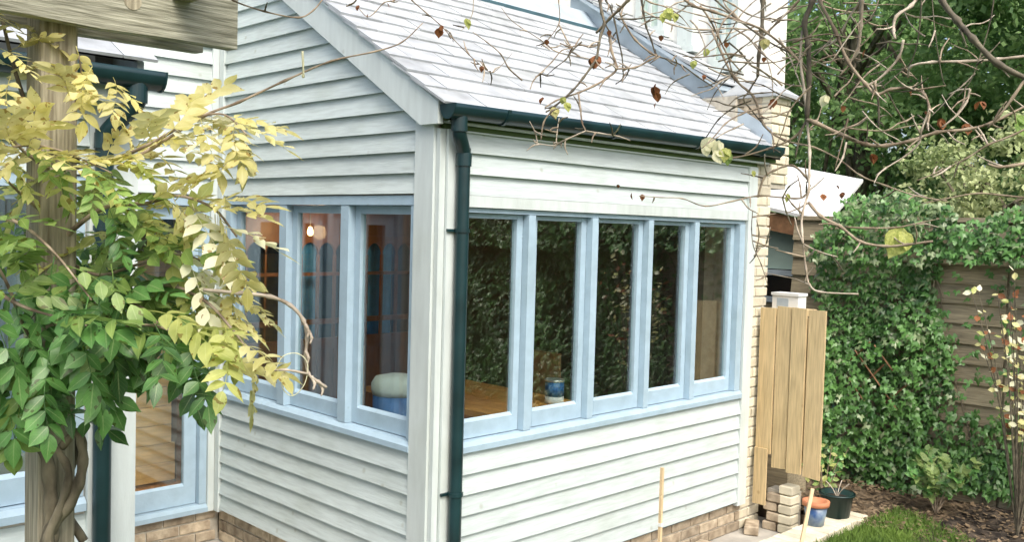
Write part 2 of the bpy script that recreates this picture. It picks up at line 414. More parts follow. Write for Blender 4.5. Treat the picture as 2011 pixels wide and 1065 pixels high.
# corner and edge boards
c = MB().box((-.036, 0.012, -.03), (-.002, .158, 2.50)); c.obj('corner_board', 'trim', EXT)
c = MB().box((.022, -.036, -.03), (.114, -.002, 2.434)); c.obj('corner_board', 'trim', EXT)
c = MB().box((-.020, -.020, -.03), (.018, .008, 2.434)); c.obj('corner_bead', 'trim', EXT)
c = MB().box((XE-.11, -.036, -.03), (XE, -.002, 2.434)); c.obj('corner_board', 'trim', EXT)
c = MB().box((-.040, 2.165, -.02), (-.002, YE-.04, 3.5)); c.obj('corner_board', 'trim', EXT)
# barge board
bp_ = [(-.066, -.052, 2.452), (-.066, .085, 2.452), (-.066, YR, 2.40+SL*YR), (-.066, YR, 2.590+SL*YR), (-.066, -.052, 2.590-SL*.052)]
MB().prism(bp_, (.034, 0, 0)).obj('barge_board', 'trim', EXT)
MB().prism([(-.078, -.07, 2.560), (-.078, YR, 2.575+SL*YR+.0), (-.078, YR, 2.600+SL*YR), (-.078, -.07, 2.600-SL*.07)], (.012, 0, 0)).obj('verge_strip', 'trim', EXT)
# eaves
MB().box((-.03, -.060, 2.475), (XE+.2, -.035, 2.535)).obj('fascia', 'eave_shade', EXT)  # fascia and frieze carry the gutter's shade in their colour
MB().box((.0, -.064, 2.461), (XE+.1, -.001, 2.473)).obj('soffit', 'trim', EXT)
MB().box((.0, -.026, 2.436), (XE-.0, -.001, 2.460)).obj('frieze', 'eave_shade', EXT)
MB().box((.115, -.030, 2.427), (XE-.112, -.001, 2.435)).obj('cornice_bead', 'trim', EXT)
# windows
window(EXT, PA, [(.200, .752), (.828, 1.400), (1.478, 2.085)], .765, 2.10, .163, 2.143, stile=.05)
window(EXT, PB, [(.150, .635), (.690, 1.176), (1.228, 1.727), (1.777, 2.238), (2.290, 2.800)], .765, 2.095, .105, 2.868, stile=.045, lstile=.055, hood=True, top=.025)
# roof
rf = MB().prism([(-.03, -.075, 2.597-SL*.075-.05), (-.03, YR, 2.597+SL*YR-.05), (-.03, YR, 2.597+SL*YR), (-.03, -.075, 2.597-SL*.075)], (3.25, 0, 0)).obj('roof', 'dark_wood', EXT)
slate_roof(rf, -.085, 3.215, -.115, 2.597-SL*.115, 12)
fl = MB().prism([(-.08, YR-.03, 3.655), (-.08, YR+.03, 3.66), (-.08, YR+.03, 3.70), (-.08, YR-.03, 3.69)], (3.3, 0, 0)); fl.obj('ridge_roll', 'lead_dark', EXT)
fl = MB().prism([(-.08, YR+.005, 3.70), (-.08, YR+.14, 3.86), (-.08, YR+.16, 3.84), (-.08, YR+.03, 3.685)], (3.3, 0, 0)); fl.obj('lead_apron', 'lead', EXT)
MB().box((-.08, YR+.14, 3.70), (3.22, 3.0, 3.83)).obj('flat_roof', 'lead', EXT)
# gutter
def gutter(parent, x0, x1, y, z, r=.056, fall=0.0, ends=(True, True)):
    b = MB(); n = 10; vs = []; fs = []; m = 8
    for i in range(m+1):
        x = x0+(x1-x0)*i/m; dz = fall*i/m
        for rr in (r, r-.005):
            for k in range(n+1):
                a = math.pi*(1+k/n); vs.append((x, y+rr*math.cos(a), z+dz+rr*1.28*math.sin(a)))
    W = 2*(n+1)
    for i in range(m):
        for k in range(n):
            fs.append((i*W+k, i*W+k+1, (i+1)*W+k+1, (i+1)*W+k)); q = n+1
            fs.append((i*W+q+k+1, i*W+q+k, (i+1)*W+q+k, (i+1)*W+q+k+1))
        fs.append((i*W, (i+1)*W, (i+1)*W+n+1, i*W+n+1)); fs.append((i*W+n, i*W+2*n+1, (i+1)*W+2*n+1, (i+1)*W+n))
    b.add(vs, fs); o = b.obj('gutter', 'gutter', parent, True)
    for e, x, dz in ((ends[0], x0, 0), (ends[1], x1, fall)):
        if e:
            pl_ = [(x, y+(r+.003)*math.cos(math.pi*(1+k/n)), z+dz+(r+.003)*1.28*math.sin(math.pi*(1+k/n))) for k in range(n+1)]
            MB().prism(pl_, (.008 if x == x1 else -.008, 0, 0)).obj('stop_end', 'gutter', o)
    return o
def gbracket(parent, x, y, z, r=.061, w=.022):
    b = MB(); n = 10
    po = [(x, y+r*math.cos(math.pi*(1+k/n)), z+r*1.28*math.sin(math.pi*(1+k/n))) for k in range(n+1)]
    pi_ = [(x, y+(r-.004)*math.cos(math.pi*(1+k/n)), z+(r-.004)*1.28*math.sin(math.pi*(1+k/n))) for k in range(n+1)]
    for k in range(n): b.prism([po[k], po[k+1], pi_[k+1], pi_[k]], (w, 0, 0))
    b.obj('bracket', 'gutter', parent)
gz = 2.545
GU = gutter(EXT, -.055, 3.10, -.118, gz, fall=.035)
for x in (.30, 1.20, 2.05, 2.85): gbracket(GU, x, -.118, gz+.035*(x+.055)/3.15)
def pipe(parent, pts, r, name='downpipe', collars=()):
    o = MB().tube(smooth_path(pts, 6), r, 14).obj(name, 'gutter', parent, True)
    for (p, q, rr) in collars: MB().tube([p, q], rr, 24).obj('collar', 'gutter', o)
    return o
PXB = .092
dp = pipe(EXT, [(.022, -.112, 2.52), (.024, -.112, 2.44), (.030, -.108, 2.40), (.080, -.082, 2.335), (PXB, -.075, 2.30), (PXB, -.074, 2.25), (PXB, -.074, 1.2), (PXB, -.074, GZ+.02)], .035,
     collars=[((.022, -.112, 2.50), (.023, -.112, 2.415), .041), ((PXB, -.075, 2.315), (PXB, -.075, 2.25), .040)])
for z in (1.925, .575):
    MB().tube([(PXB, -.074, z-.010), (PXB, -.074, z+.010)], .040, 24).obj('clip', 'gutter', dp)
    b = MB().box((PXB-.075, -.05, z-.007), (PXB-.02, -.038, z+.007)); b.obj('clip', 'gutter', dp)
# brick plinth
pl_ = MB(); pl_.box((.02, .02, GZ-.04), (.3, YE, -.03)); pl_.box((.02, .02, GZ-.04), (XE+.1, .3, -.03))
PLN = pl_.obj('plinth', 'mortar', EXT)
bricks(PLN, PA, .0, YE-.02, GZ, -.014, 'brick', -.008)
bricks(PLN, PB, .105, XE, GZ, -.014, 'brick', -.008)
MB().box((-.012, -.012, -.016), (XE, .2, -.003)).obj('damp_course', 'lead_dark', PLN)

# ------------------------------------------------------------------ wing with the glazed door (left)
WNG = thing('house_wing', 'pale weatherboarded wing with glazed door and dark gutter beside the pergola', 'building', (-2.2, 1.6, GZ))
PC = lambda u, d, z: V((u, YE-d, z))
YD, XD = .20, -1.50
PD = lambda u, d, z: V((u, YD-d, z))
PDE = lambda u, d, z: V((XD+d, u, z))
wc = MB(); wc.box((-1.5, YE, 2.1), (0.0, YE+.1, 3.62)); wc.box((-1.5, YE, -.02), (-1.455, YE+.1, 2.1)); wc.box((-.085, YE, -.02), (.0, YE+.1, 2.1))
W_C = wc.obj('recess_wall', 'cream', WNG)
boards(W_C, PC, [(-1.47, -.085, 2.108+BS*i) for i in range(14)])
MB().box((-.085, YE-.038, -.02), (-.041, YE-.001, 3.6)).obj('corner_board', 'trim', WNG)
MB().box((-.155, YE-.030, 2.082), (-.086, YE-.001, 2.108)).obj('head_bead', 'trim', WNG)
window(WNG, PC, [(-1.40, -.80), (-.75, -.137)], -.02, 2.085, -1.45, -.087, bottom=.125, top=.09, stile=.085, door=True)
pc_ = MB().box((-1.5, YE+.012, GZ-.04), (.02, YE+.2, -.03)).obj('plinth', 'mortar', WNG)
bricks(pc_, PC, -1.5, -.002, GZ, -.014, 'brick', -.002)
# projecting part D
wd = MB(); wd.box((-5.2, YD, -.02), (XD, YD+.09, .80)); wd.box((-5.2, YD, 2.1), (XD, YD+.09, 2.5)); wd.box((-1.66, YD, .80), (XD, YD+.09, 2.1)); wd.box((-5.2, YD, .8), (-3.9, YD+.09, 2.1))
W_D = wd.obj('front_wall', 'cream', WNG)
boards(W_D, PD, [(-5.2, -1.655, i*BS-.02) for i in range(7)]+[(-5.2, -1.655, 2.108+BS*i) for i in range(3)])
MB().box((-1.655, YD-.036, -.04), (XD+.036, YD-.001, 2.48)).obj('corner_board', 'trim', WNG)
window(WNG, PD, [(-3.85, -3.15), (-3.10, -2.42), (-2.37, -1.72)], .775, 2.10, -3.9, -1.665, bottom=.10)
we = MB(); we.box((XD-.09, YD+.09, -.02), (XD, YE, .80)); we.box((XD-.09, YD+.09, .8), (XD, .42, 2.1)); we.box((XD-.09, 2.05, .8), (XD, YE, 2.1))
we.prism([(XD, YD+.09, 2.1), (XD, YE, 2.1), (XD, YE, 2.45+SL*YE), (XD, YD+.09, 2.45+SL*.3)], (-.09, 0, 0))
W_E = we.obj('end_wall', 'cream', WNG)
rows = [(.24, YE-.03, i*BS) for i in range(7)]; z = 2.108
while z < 3.4: rows.append((max(.24, (z-2.4)/SL), YE-.03, z)); z += BS
boards(W_E, PDE, rows)
window(WNG, PDE, [(.47, .95), (1.0, 1.47), (1.52, 2.0)], .765, 2.10, .42, 2.05)
# wing roof, gutter, pipe
ze = 2.560
rd = MB().prism([(-5.2, .09, ze-.0), (-5.2, 2.0, ze-.05+SL*1.97), (-5.2, 2.0, ze+SL*1.97), (-5.2, .03, ze)], (3.68, 0, 0)).obj('roof', 'dark_wood', WNG)
slate_roof(rd, -3.6, -1.47, -.02, ze-.03, 12)
MB().prism([(-1.52, .05, 2.46), (-1.52, .25, 2.46), (-1.52, 2.0, 2.45+SL*1.9), (-1.52, 2.0, ze-.005+SL*1.97), (-1.52, .05, ze-.005)], (.026, 0, 0)).obj('barge_board', 'trim', WNG)
MB().box((-5.2, .065, 2.39), (-1.53, .09, 2.53)).obj('fascia', 'trim', WNG)
MB().box((-5.2, .092, 2.395), (-1.53, YD, 2.415)).obj('soffit', 'trim', WNG)
GD = gutter(WNG, -5.2, -1.445, .018, 2.515, r=.056)
for x in (-1.9, -2.8, -3.7): gbracket(GD, x, .018, 2.515)
dpd = pipe(WNG, [(-1.535, .02, 2.49), (-1.535, .02, 2.42), (-1.54, .03, 2.38), (-1.60, .10, 2.29), (-1.612, .125, 2.25), (-1.614, .128, 2.2), (-1.614, .128, 1.2), (-1.614, .128, GZ+.02)], .035,
     collars=[((-1.535, .02, 2.47), (-1.535, .02, 2.39), .041), ((-1.612, .126, 2.27), (-1.614, .127, 2.21), .040)])
for z in (1.9, .35): MB().tube([(-1.614, .128, z-.01), (-1.614, .128, z+.01)], .040, 24).obj('clip', 'gutter', dpd)
MB().box((-5.2, YD+.012, GZ-.04), (XD-.02, YD+.2, -.03)).obj('plinth', 'mortar', WNG)

# ------------------------------------------------------------------ brick main house at the back right
BH = thing('brick_house', 'pale brick main house with slate roof and white upper windows above extension', 'building', (3.6, 1.5, GZ))
PH = lambda u, d, z: V((u, .015-d, z))
XH = 3.235
b = MB(); b.box((XE+.01, .022, GZ-.05), (XH, .40, 2.47)); b.box((XH+.01, .03, 2.30), (3.50, 1.0, 3.02)); b.box((XE+.2, .3, GZ), (3.5, 5, 3.0))
BW = b.obj('brick_wall', 'mortar', BH)
bricks(BW, PH, XE+.003, XH+.03, GZ, 2.46, 'brick_pale', .0, course=.075)
bricks(BW, PH, XH, 3.51, 2.33, 3.005, 'brick_pale', .0)
PHX = lambda u, d, z: V((XH-d, u, z))
bricks(BW, PHX, .10, .62, 2.48, 3.005, 'brick', -.0)
# flashing stepping up the abutment, lead cheek and coping roof
MB().prism([(XH-.016, .0, 2.60), (XH-.016, .62, 2.60+SL*.62), (XH-.016, .62, 2.60+SL*.62+.13), (XH-.016, .0, 2.73)], (.006, 0, 0)).obj('flashing', 'lead', BH)
MB().prism([(XH-.012, .46, 2.62+SL*.46), (XH-.012, 2.05, 2.62+SL*2.05), (XH-.012, 2.05, 2.80+SL*2.05), (XH-.012, .46, 2.78+SL*.46)], (.9, 0, 0)).obj('lead_cheek', 'lead', BH)
cr_ = MB().prism([(XH-.075, .44, 2.785+SL*.44), (XH-.075, 2.06, 2.785+SL*2.06), (XH-.075, 2.06, 2.82+SL*2.06), (XH-.075, .44, 2.82+SL*.44)], (1.1, 0, 0)).obj('upper_roof', 'lead', BH)
slate_roof(cr_, XH-.08, XH+1.0, .42, 2.825+SL*.42, 11)
# small hipped roof over the brick corner
hp = MB(); hx0, hx1, hy0, hy1, hz = XH-.03, 3.56, -.03, .60, 3.01
hp.add([(hx0, hy0, hz), (hx1, hy0, hz), (hx1, hy1, hz), (hx0, hy1, hz), (hx0+.26, hy0+.26, hz+.15), (hx1, hy0+.26, hz+.15), (hx1, hy1, hz+.15), (hx0+.26, hy1, hz+.15),
        (hx0, hy0, hz-.03), (hx1, hy0, hz-.03), (hx1, hy1, hz-.03), (hx0, hy1, hz-.03)],
       [(0, 1, 5, 4), (0, 4, 7, 3), (4, 5, 6, 7), (8, 11, 10, 9), (0, 8, 9, 1), (0, 3, 11, 8), (1, 9, 10, 2), (1, 2, 6, 5), (2, 3, 7, 6), (2, 10, 11, 3)])
hp.obj('corner_roof', 'slate', BH)
# upper storey: rendered walls with white sash windows
up = MB(); up.box((3.55, .24, 3.1), (3.80, 5, 6.2)); up.box((.2, 3.05, 3.0), (3.55, 3.3, 6.2))
UW = up.obj('upper_wall', 'render_white', BH)
PUX = lambda u, d, z: V((3.55-d, u, z)); PUY = lambda u, d, z: V((u, 3.05-d, z))
def sashwin(P, u0, u1, z0, z1):
    w = MB()
    for q in ((u0, u0+.06, z0, z1), (u1-.06, u1, z0, z1), (u0+.061, u1-.061, z1-.06, z1), (u0+.061, u1-.061, z0, z0+.06), ((u0+u1)/2-.015, (u0+u1)/2+.015, z0+.061, z1-.061)):
        wbox(P, q[0], q[1], 0.0, .03, q[2], q[3], w)
    wbox(P, u0-.05, u1+.05, 0, .08, z0-.05, z0-.001, w)
    o = w.obj('window', 'trim', BH); wbox(P, u0+.05, u1-.05, .004, .010, z0+.05, z1-.05).obj('pane', 'glass', o)
    wbox(P, u0+.05, u1-.05, .001, .003, z0+.05, z1-.05).obj('blind', 'render_white', o)
sashwin(PUX, .52, .78, 3.30, 4.2); sashwin(PUX, 1.25, 1.55, 3.66, 4.6); sashwin(PUX, .95, 1.10, 3.50, 4.4)
sashwin(PUY, 2.6, 3.45, 4.20, 5.3); sashwin(PUY, .8, 1.7, 4.25, 5.3)

# ------------------------------------------------------------------ interior
tag(MB().box((-1.40, YE+.1, -.06), (3.12, 6.2, -.012)).box((.1, .1, -.06), (3.12, YE+.1, -.012)).obj('room_floor', 'dark_wood'), 'sub floor of the room', kind='structure')
RF = bpy.data.objects['room_floor']
x = -1.39
while x < 3.1:
    MB().box((x, .1 if x > .09 else YE+.1, -.011), (x+.128, 6.18, .003)).obj('floorboard', 'floor_wood', RF); x += .131
rw = MB(); rw.box((3.13, .1, -.05), (3.17, 6.3, 2.5)); rw.box((-1.40, 6.2, -.05), (3.13, 6.3, 2.6)); rw.box((-1.405, YE+.1, -.05), (-1.40, 6.2, 2.6))
tag(rw.obj('room_wall', 'grey_plaster'), 'grey plaster inner walls of the room', kind='structure')
tag(MB().box((-1.40, YE+.1, 2.5), (3.13, 6.3, 2.56)).obj('room_ceiling', 'cream'), 'cream ceiling of the back room', kind='structure')
# arched screen with lower panels
SC = thing('arched_screen', 'brown wooden screen with arched glazed openings seen through the gable windows', 'screen', (1.7, 3.6, 0))
ys = 3.6
sx0, sx1, nb = .42, 3.10, 15
bw = (sx1-sx0)/nb
b = MB(); b.box((sx0, ys, .80), (sx1, ys+.04, .90)); b.box((sx0, ys, 1.03), (sx1, ys+.04, 1.075)); b.box((sx0, ys, 1.47), (sx1, ys+.04, 1.50)); b.box((sx0, ys, 1.84), (sx1, ys+.04, 2.10)); b.box((sx0, ys, 2.2), (sx1, ys+.04, 2.5))
b.obj('rail', 'brown_wood', SC)
for i in range(nb):
    a0 = sx0+i*bw
    MB().box((a0+.004, ys+.01, 0.0), (a0+bw-.004, ys+.035, .798)).obj('panel', 'pine' if i % 4 == 1 else 'brown_wood', SC)
    MB().box((a0-.009, ys+.003, .902), (a0+.009, ys+.037, 1.66)).obj('glazing_bar', 'brown_wood', SC)
    sp = MB(); n = 8; r = bw/2; cx, cz = a0+r, 1.66
    for k in range(n):
        t0, t1 = math.pi*k/n, math.pi*(k+1)/n
        p0 = (cx-r*math.cos(t0), ys+.006, cz+r*1.25*math.sin(t0)); p1 = (cx-r*math.cos(t1), ys+.006, cz+r*1.25*math.sin(t1))
        sp.prism([p0, p1, (p1[0], ys+.006, 1.839), (p0[0], ys+.006, 1.839)], (0, .03, 0))
    sp.obj('arch', 'brown_wood', SC)
for (x0, x1) in ((.60, .86), (1.42, 1.76), (2.20, 2.60)):  # added sheets painting in blue stripes reflected by the gable panes
    b = MB(); n = 26; vs = []; fs = []
    for i in range(n+1):
        x = x0+(x1-x0)*i/n; y = ys+.13+.022*math.sin(i*1.25)
        vs += [(x, y, .45), (x, y, 2.16), (x, y+.006, 2.16), (x, y+.006, .45)]
    for i in range(n):
        for k in range(4): fs.append((i*4+k, i*4+(k+1) % 4, i*4+4+(k+1) % 4, i*4+4+k))
    b.add(vs, fs); cu = b.obj('reflection_sheet', 'blue_reflection')
    tag(cu, 'blue sheet painted as a window reflection behind the arched screen, ' + ('at its end towards the glazed door' if x0 < 1 else 'at its middle beside the bulb' if x0 < 2 else 'at its end above the blue stool'), 'painted reflection', 'blue reflection sheets behind the screen')
DR = thing('dining_table', 'orange wooden table behind the row of five windows', 'table', (1.5, 1.15, 0))
MB().box((1.08, .33, .70), (1.90, 2.05, .74)).obj('tabletop', 'table_wood', DR)
MB().box((1.14, .40, .61), (1.84, 1.98, .699)).obj('apron', 'table_wood', DR)
for x in (1.14, 1.77):
    for y in (.40, 1.91): MB().box((x+.003, y+.003, .003), (x+.067, y+.067, .609)).obj('leg', 'table_wood', DR)
def chair(x, y, rz, label, mat, seat=.45, back=.92):
    t = thing('dining_chair', label, 'chair', (x, y, 0))
    def rb(a, b_, nm):
        m = MB().box(a, b_); c, s = math.cos(rz), math.sin(rz)
        m.v = [(x+v[0]*c-v[1]*s, y+v[0]*s+v[1]*c, v[2]) for v in m.v]; m.obj(nm, mat, t)
    rb((-.21, -.2, seat-.035), (.21, .2, seat), 'seat'); rb((-.20, .17, seat+.12), (.20, .2, back), 'backrest')
    for sx in (-1, 1):
        rb((sx*.19-.02, -.19, .003), (sx*.19+.02, -.15, seat-.036), 'leg'); rb((sx*.19-.02, .155, .003), (sx*.19+.02, .195, seat-.036), 'leg'); rb((sx*.19-.02, .165, seat+.001), (sx*.19+.02, .195, seat+.119), 'back_post')
chair(.80, .80, math.pi/2, 'dark chair at the near side of the orange table', 'dark_wood', back=.93)
chair(2.15, 1.45, -math.pi/2, 'brown chair at the far side of the orange table', 'card', back=.98)
def tin(x, y, z):
    t = thing('paint_tin', 'blue paint tin with silver rim standing on the orange table', 'tin', (x, y, z))
    MB().lathe((x, y, z), [(.062, 0), (.066, .004), (.066, .05)]).obj('base', 'paper', t, True)
    MB().lathe((x, y, z), [(.0665, .051), (.0665, .15)]).obj('wrapper', 'blue_tin', t, True)
    MB().lathe((x, y, z), [(.066, .151), (.071, .155), (.071, .165), (.064, .167), (.06, .158)]).obj('rim', 'silver', t, True)
tin(1.72, .74, .741)
tag(MB().prism([(1.28, .45, .7415), (1.62, .40, .7415), (1.66, .58, .7415), (1.32, .64, .7415)], (0, 0, .006)).obj('paper_sheet', 'paper'), 'white papers lying on the orange table beside the paint tin', 'paper')
ST = thing('blue_stool', 'round blue stool with pale cushion behind the gable window', 'stool', (.40, .82, 0))
MB().lathe((.40, .82, 0), [(.12, .003), (.14, .1), (.135, .6), (.142, .93)]).obj('drum', 'blue_tin', ST, True)
MB().lathe((.40, .82, 0), [(.144, .931), (.152, .96), (.152, 1.0), (.13, 1.035), (.06, 1.05)]).obj('cushion', 'white_cloth', ST, True)
LP = thing('pendant_lamp', 'small lit pendant bulb hanging in the back room', 'lamp', tuple(at(609, 456, 8.0)))
lp = at(609, 456, 8.0)
MB().lathe(lp, [(.009, -.03), (.02, -.018), (.024, 0), (.02, .018), (.012, .045)], 12).obj('bulb', 'bulb', LP, True)
MB().tube([lp+V((0, 0, .046)), V((lp.x, lp.y, 2.5))], .006, 6).obj('flex', 'dark_wood', LP)
ll = bpy.data.lights.new('bulb_light', 'POINT'); ll.energy = 9; ll.color = (1, .62, .32); ll.shadow_soft_size = .06
lo = bpy.data.objects.new('bulb_light', ll); link(lo, LP); lo.location = (0, -.12, 0)
PS = thing('pine_partition', 'honey coloured horizontal pine planks behind the glazed door', 'partition', (.0, 2.95, 0))
z = .03
for i in range(12):
    MB().box((-1.2, 2.95+rnd(0, .008), z), (.0+(.03 if i < 2 else 0), 2.99, z+.134)).obj('plank', 'pine', PS); z += .139
MB().box((.05, 2.97, .005), (.16, 3.07, 2.49)).obj('post', 'brown_wood', PS)

# ------------------------------------------------------------------ lean-to shed beyond the gate
LT = thing('lean_to_shed', 'lean-to shed with pale roof and brown fascia beyond the board gate', 'shed', (5.2, 1.0, GZ))
def quadslab(pts, off, nm, mat): return MB().prism(pts, off).obj(nm, mat, LT)
xl = 4.9
quadslab([(xl, .36, 2.06), (xl, 1.55, 2.30), (xl+1.6, 1.95, 2.76), (xl+1.6, .80, 2.53)], (0, 0, .03), 'roof_sheet', 'felt_roof')
quadslab([(xl+.02, .42, 1.90), (xl+.02, 1.55, 2.10), (xl+.02, 1.55, 2.295), (xl+.02, .42, 2.055)], (.03, 0, 0), 'fascia', 'old_brown')
MB().box((xl+.06, .44, GZ), (xl+1.4, .55, 1.89)).obj('side_wall', 'old_brown', LT)
MB().box((xl+.12, .56, GZ), (xl+.17, 1.6, 1.30)).obj('front_wall', 'fence_wood', LT)
MB().box((xl+.10, .56, 1.31), (xl+.16, 1.6, 1.36)).obj('window_sill', 'lead', LT)
MB().box((xl+.11, .72, 1.63), (xl+.14, 1.6, 2.05)).obj('blind', 'green_pane_paint', LT)
MB().box((xl+.09, .50, 1.0), (xl+.15, .66, 2.0)).obj('post', 'old_brown', LT)
MB().box((xl+.07, .66, 1.57), (xl+.15, 1.6, 1.62)).obj('window_rail', 'lead', LT)
MB().box((xl+.7, .56, GZ), (xl+.75, 1.6, 2.0)).obj('back_wall', 'dark_wood', LT)

# ------------------------------------------------------------------ gate, fence, trellis
GT = thing('board_gate', 'tan vertical board gate hung against the pale brick corner', 'gate', (3.16, -.2, GZ+.4))
gx = 3.13
gb = [(-.015, -.136, -.03, 1.41), (-.145, -.258, .235, 1.43), (-.269, -.382, .225, 1.43), (-.393, -.52, .22, 1.42)]
for i, (a, c, z0, z1) in enumerate(gb):
    zz = z0 if i else .335
    m = MB().prism([(gx+(.012 if i % 2 else 0), a, zz), (gx+(.012 if i % 2 else 0), c, zz+rnd(-.01, .01)), (gx+(.012 if i % 2 else 0), c, z1+rnd(-.006, .006)), (gx+(.012 if i % 2 else 0), a, z1)], (.02, 0, 0))
    m.obj('board', 'gate_wood', GT)
MB().box((gx-.018, -.018, -.05), (gx-.002, -.120, .37)).obj('board', 'gate_wood', GT)
for z in (.45, 1.2): MB().box((gx+.034, -.02, z), (gx+.07, -.47, z+.09)).obj('rail', 'gate_wood', GT)
MB().box((gx+.071, -.33, .30), (gx+.10, -.40, 1.35)).obj('batten', 'gate_wood', GT)
FX = 4.62
FN = thing('board_fence', 'weathered fence of overlapping horizontal boards behind the ivy', 'fence', (FX, -3, GZ))
PF = lambda u, d, z: V((FX-d, u, z))
y = .55
while y > -7.0:
    y2 = y-1.80
    boards(FN, PF, [(y2+.01, y-.01, -.10+i*.155) for i in range(14)], 'fence_wood', 'board', .175)
    MB().box((FX+.002, y2-.04, GZ), (FX+.08, y2+.04, 2.15)).obj('post', 'fence_wood', FN); y = y2
MB().box((FX-.04, -7.0, 2.09), (FX+.06, .5, 2.125)).obj('capping', 'fence_wood', FN)
TR = thing('trellis', 'broken diamond trellis showing through the ivy', 'trellis', (FX-.3, -.35, .5))
tx = FX-.26
for (y0, z0, y1, z1, o) in ((-.18, 1.02, -.55, .58, 0), (-.34, 1.08, -.50, .89, 0), (-.12, .80, -.30, .58, 0), (-.22, .70, -.42, .93, .014), (-.14, .93, -.30, 1.10, .014), (-.42, .60, -.62, .80, .014)):
    MB().tube([(tx+o, y0, z0), (tx+o, y1, z1)], .0075, 4).obj('lath', 'old_brown', TR)

# ------------------------------------------------------------------ ivy
def leaf_shape(kind):
    if kind == 'ivy':
        return [(0, 0), (.30, -.42), (.52, -.20), (.62, .22), (.30, .22), (0, .95), (-.30, .22), (-.62, .22), (-.52, -.20), (-.30, -.42)]
    return [(0, 0), (.28, .3), (.30, .6), (0, 1.0), (-.30, .6), (-.28, .3)]
def add_leaf(b, p, nrm, tip, size, kind='ivy', fold=.18):
    n = nrm.normalized(); t = (tip-n*tip.dot(n))
    if t.length < 1e-4: t = n.orthogonal()
    t.normalize(); s = n.cross(t); vs = []
    pts = leaf_shape(kind)
    for (x, y) in pts: vs.append(p+(s*x+t*y+n*(-fold*abs(x)-.10*y*y))*size)
    k = len(pts); c = p+t*(.3*size)+n*(.03*size)
    b.add([c]+vs, [(0, 1+i, 1+(i+1) % k) for i in range(k)])
def ivy_density(y, z):
    """how thickly the fence is covered at (y, height)"""
    d = 1.0
    bare = (z < 1.78) and (z > .30) and (y < -.83+.10*math.sin(z*5))
    if bare: d = .06 if z > .62 else .40
    if y < -1.75: d = 1.0
    if z < .05: d *= .45
    return max(0.02, d)
IVY = thing('ivy', 'dense dark green ivy covering the garden fence', 'climbing plant', (FX-.2, -1.5, -.1))
def bulge(y, z): return .10+.26*max(0, math.sin(1.9*y+1.2))*.6+.10*math.sin(3.7*z+2.1*y)+.07*math.sin(7.1*y+5*z)+(.22 if z > 1.75 else 0)+(.08 if -.7 < y < .3 else 0)
LEAFP = []
bi = MB(); bl = MB()
random.seed(21)
for i in range(38000):
    y = rnd(-6.9, .42); z = rnd(-.06, 2.50)+.06*math.sin(y*4)
    if random.random() > ivy_density(y, z): continue
    if y > .12+.05*math.sin(9*z) or (z > 1.95 and y > .05-(z-1.95)*.75): continue
    if z > 2.20+(.14 if -.9 < y < -.15 else 0)+.10*math.sin(3.1*y+.5)+.07*math.sin(8.3*y)+(.10 if y < -1.8 else 0)-(.12 if -1.7 < y < -1.05 else 0): continue
    d = max(.03, bulge(y, z))*random.random()**.45+rnd(0, .04)
    hole = math.exp(-(((y+.42)/.22)**2+((z-.88)/.24)**2))
    if random.random() < hole*1.05: d *= .25; 
    p = V((FX-.03-d, y, z)); n = V((-1+rnd(-.5, .6), rnd(-.7, .5), rnd(-.1, 1.0))); t = V((rnd(-.5, .3), rnd(-.7, .7), -1+rnd(0, .6)))
    sz = rnd(.045, .08) if y < -1.75 else rnd(.030, .062) if z > .3 else rnd(.035, .075)
    lite = random.random() < (.10+(.14 if z > 1.1 and y > -1.0 else 0)+(.22 if z > 2.05 else 0))  # more pale leaves towards the top paint in the highlights
    LEAFP.append((p, n, t, sz, lite))
near = sorted(range(len(LEAFP)), key=lambda k: -(LEAFP[k][3]/((LEAFP[k][0]-CP).length) if -1.35 < LEAFP[k][0].y < .3 and (FX-LEAFP[k][0].x) > .2 else 0))[:290]
ns = set(near)
ivm = []
for k in range(4):
    b = MB(); add_leaf(b, V((0, 0, 0)), V((0, 0, 1)), V((0, 1, 0)), 1.0, fold=.1+.06*k); me = b.mesh('ivy_leaf'); me.materials.append(MATS['ivy']); ivm.append(me)
for k, (p, n, t, sz, lite) in enumerate(LEAFP):
    if k in ns:
        nn = n.normalized(); tt = (t-nn*t.dot(nn)).normalized(); ss = nn.cross(tt)
        q = Matrix((( ss.x, tt.x, nn.x), (ss.y, tt.y, nn.y), (ss.z, tt.z, nn.z))).to_quaternion()
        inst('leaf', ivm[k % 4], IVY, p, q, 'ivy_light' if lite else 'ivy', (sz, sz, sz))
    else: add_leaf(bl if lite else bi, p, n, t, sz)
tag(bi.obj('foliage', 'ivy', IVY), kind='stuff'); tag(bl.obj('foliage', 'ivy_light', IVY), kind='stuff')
for k in range(26):
    y = rnd(-6.5, .2); P = [V((FX-.05, y, -.1))]
    for j in range(8): P.append(P[-1]+V((rnd(-.02, .02), rnd(-.12, .12), .27))); P[-1].x = FX-.04-rnd(0, .05)
    MB().tube(smooth_path(P, 3), taper(25, .012, .004)[:len(smooth_path(P, 3))], 5).obj('stem', 'bark', IVY)

